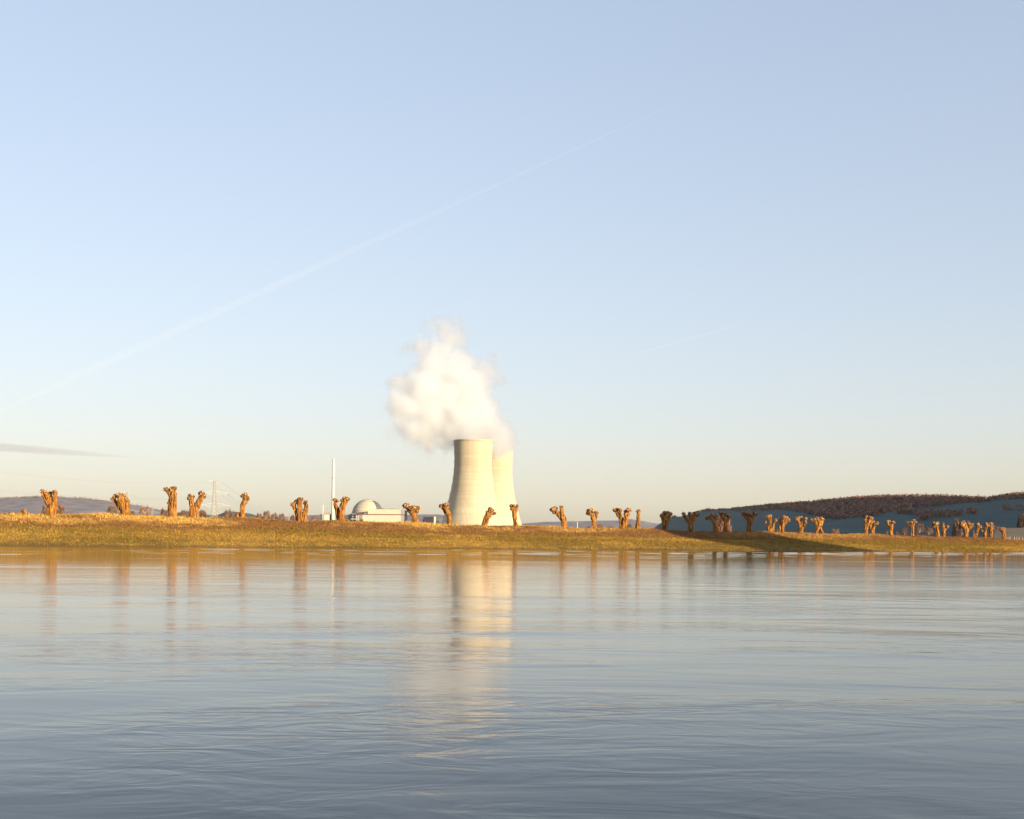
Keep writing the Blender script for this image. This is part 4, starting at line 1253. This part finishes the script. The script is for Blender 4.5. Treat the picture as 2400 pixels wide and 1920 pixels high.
def steam_mat():
    m = bpy.data.materials.new('steam')
    m.use_nodes = True
    n, l = m.node_tree.nodes, m.node_tree.links
    n.clear()
    out = n.new('ShaderNodeOutputMaterial')
    pv = n.new('ShaderNodeVolumePrincipled')
    pv.inputs['Color'].default_value = (0.938, 0.95, 0.968, 1)
    pv.inputs['Anisotropy'].default_value = 0.5
    geo = n.new('ShaderNodeNewGeometry')
    # warp the position with turbulent noise
    def nz(scale, detail, color=False):
        t = n.new('ShaderNodeTexNoise')
        t.inputs['Scale'].default_value = scale
        t.inputs['Detail'].default_value = detail
        t.inputs['Roughness'].default_value = 0.58
        l.new(geo.outputs['Position'], t.inputs['Vector'])
        return t.outputs['Color' if color else 'Fac']
    sub = n.new('ShaderNodeVectorMath'); sub.operation = 'SUBTRACT'
    l.new(nz(0.028, 4, True), sub.inputs[0]); sub.inputs[1].default_value = (0.5, 0.5, 0.5)
    sc = n.new('ShaderNodeVectorMath'); sc.operation = 'SCALE'
    l.new(sub.outputs[0], sc.inputs[0]); sc.inputs['Scale'].default_value = 48.0
    wp = n.new('ShaderNodeVectorMath'); wp.operation = 'ADD'
    l.new(geo.outputs['Position'], wp.inputs[0]); l.new(sc.outputs[0], wp.inputs[1])
    acc = None
    for c, r, w in PB:
        d = n.new('ShaderNodeVectorMath'); d.operation = 'DISTANCE'
        l.new(wp.outputs[0], d.inputs[0]); d.inputs[1].default_value = c
        mr = n.new('ShaderNodeMapRange')
        mr.inputs['From Min'].default_value = r * 1.25
        mr.inputs['From Max'].default_value = r * 0.20
        mr.inputs['To Min'].default_value = 0.0
        mr.inputs['To Max'].default_value = w
        l.new(d.outputs['Value'], mr.inputs['Value'])
        acc = mr.outputs['Result'] if acc is None else math_n(n, l, 'MAXIMUM', acc, mr.outputs['Result'])
    fine = nz(0.06, 6)
    e = math_n(n, l, 'SUBTRACT', acc, math_n(n, l, 'MULTIPLY', math_n(n, l, 'SUBTRACT', fine, 0.30), 0.62))
    e = math_n(n, l, 'MAXIMUM', e, 0.0)
    e = math_n(n, l, 'MULTIPLY', math_n(n, l, 'POWER', e, 1.3), 0.15)
    l.new(e, pv.inputs['Density'])
    l.new(pv.outputs[0], out.inputs['Volume'])
    m.cycles.volume_step_rate = 0.25
    return m
M['steam'] = steam_mat()
me.materials.clear(); me.materials.append(M['steam'])
plume = bpy.data.objects.new('steam_plume', me)
COL.objects.link(plume)
tag(plume, 'white steam cloud billowing from both cooling towers and drifting left', 'steam')

# ------------------------------------------------------------------ haze
def haze_mat():
    m = bpy.data.materials.new('haze')
    m.use_nodes = True
    n, l = m.node_tree.nodes, m.node_tree.links
    n.clear()
    out = n.new('ShaderNodeOutputMaterial')
    pv = n.new('ShaderNodeVolumePrincipled')
    pv.inputs['Color'].default_value = (0.80, 0.88, 1.0, 1)
    pv.inputs['Density'].default_value = 0.000011
    pv.inputs['Anisotropy'].default_value = 0.0
    l.new(pv.outputs[0], out.inputs['Volume'])
    return m
hz = MB().prism([(-10500, -5500), (9500, -5500), (9500, 13500), (-10500, 13500)], -4.0, 440.0).build('haze', haze_mat())
tag(hz, 'thin evening haze over the valley', kind='stuff')

# ------------------------------------------------------------------ contrails and a thin cloud, far above the haze
def vol_mat(name, col, dens):
    m = bpy.data.materials.new(name)
    m.use_nodes = True
    n, l = m.node_tree.nodes, m.node_tree.links
    n.clear()
    out = n.new('ShaderNodeOutputMaterial')
    pv = n.new('ShaderNodeVolumePrincipled')
    pv.inputs['Color'].default_value = (*col, 1)
    pv.inputs['Density'].default_value = dens
    l.new(pv.outputs[0], out.inputs['Volume'])
    return m
def streak(name, label, cat, p0, p1, r0, r1, mat, flat=1.0, bulge=False):
    pts = []
    a, b = W(*p0), W(*p1)
    for t in np.linspace(0, 1, 14):
        k = math.sin(math.pi * min(max(t, 0.02), 0.98)) if bulge else min(1.0, t * 9 + 0.05, (1 - t) * 1.6 + 0.03)
        pts.append((a.lerp(b, t), (r0 + (r1 - r0) * t) * max(k, 0.04)))
    mb = MB()
    tube(mb, pts, 12)
    cz_ = {}
    if flat != 1.0:
        ctr = [a.lerp(b, t) for t in np.linspace(0, 1, 60)]
        vs = np.array(mb.v)
        ax = np.array(b - a); L2 = ax @ ax
        t = np.clip(((vs - np.array(a)) @ ax) / L2, 0, 1)
        mid = np.array(a)[2] + t * ax[2]
        vs[:, 2] = mid + (vs[:, 2] - mid) * flat
        mb.v = [tuple(p) for p in vs]
    o = mb.build(name, mat, None, True)
    tag(o, label, cat)
streak('contrail', 'long faint contrail rising diagonally across the left sky', 'contrail', (-60, 990, 26000), (1700, 190, 30000), 95, 85, vol_mat('contrail_ice', (1, 1, 1), 0.00032))
streak('contrail', 'very faint short contrail right of the steam cloud', 'contrail', (1480, 832, 27000), (1850, 728, 29000), 45, 40, vol_mat('contrail_thin_ice', (1, 1, 1), 0.0002))
streak('cloud', 'thin grey streak of cloud low in the left sky', 'cloud', (-260, 1028, 21000), (360, 1076, 21000), 170, 90, vol_mat('grey_cloud', (0.42, 0.38, 0.45), 0.0018), 0.55, True)
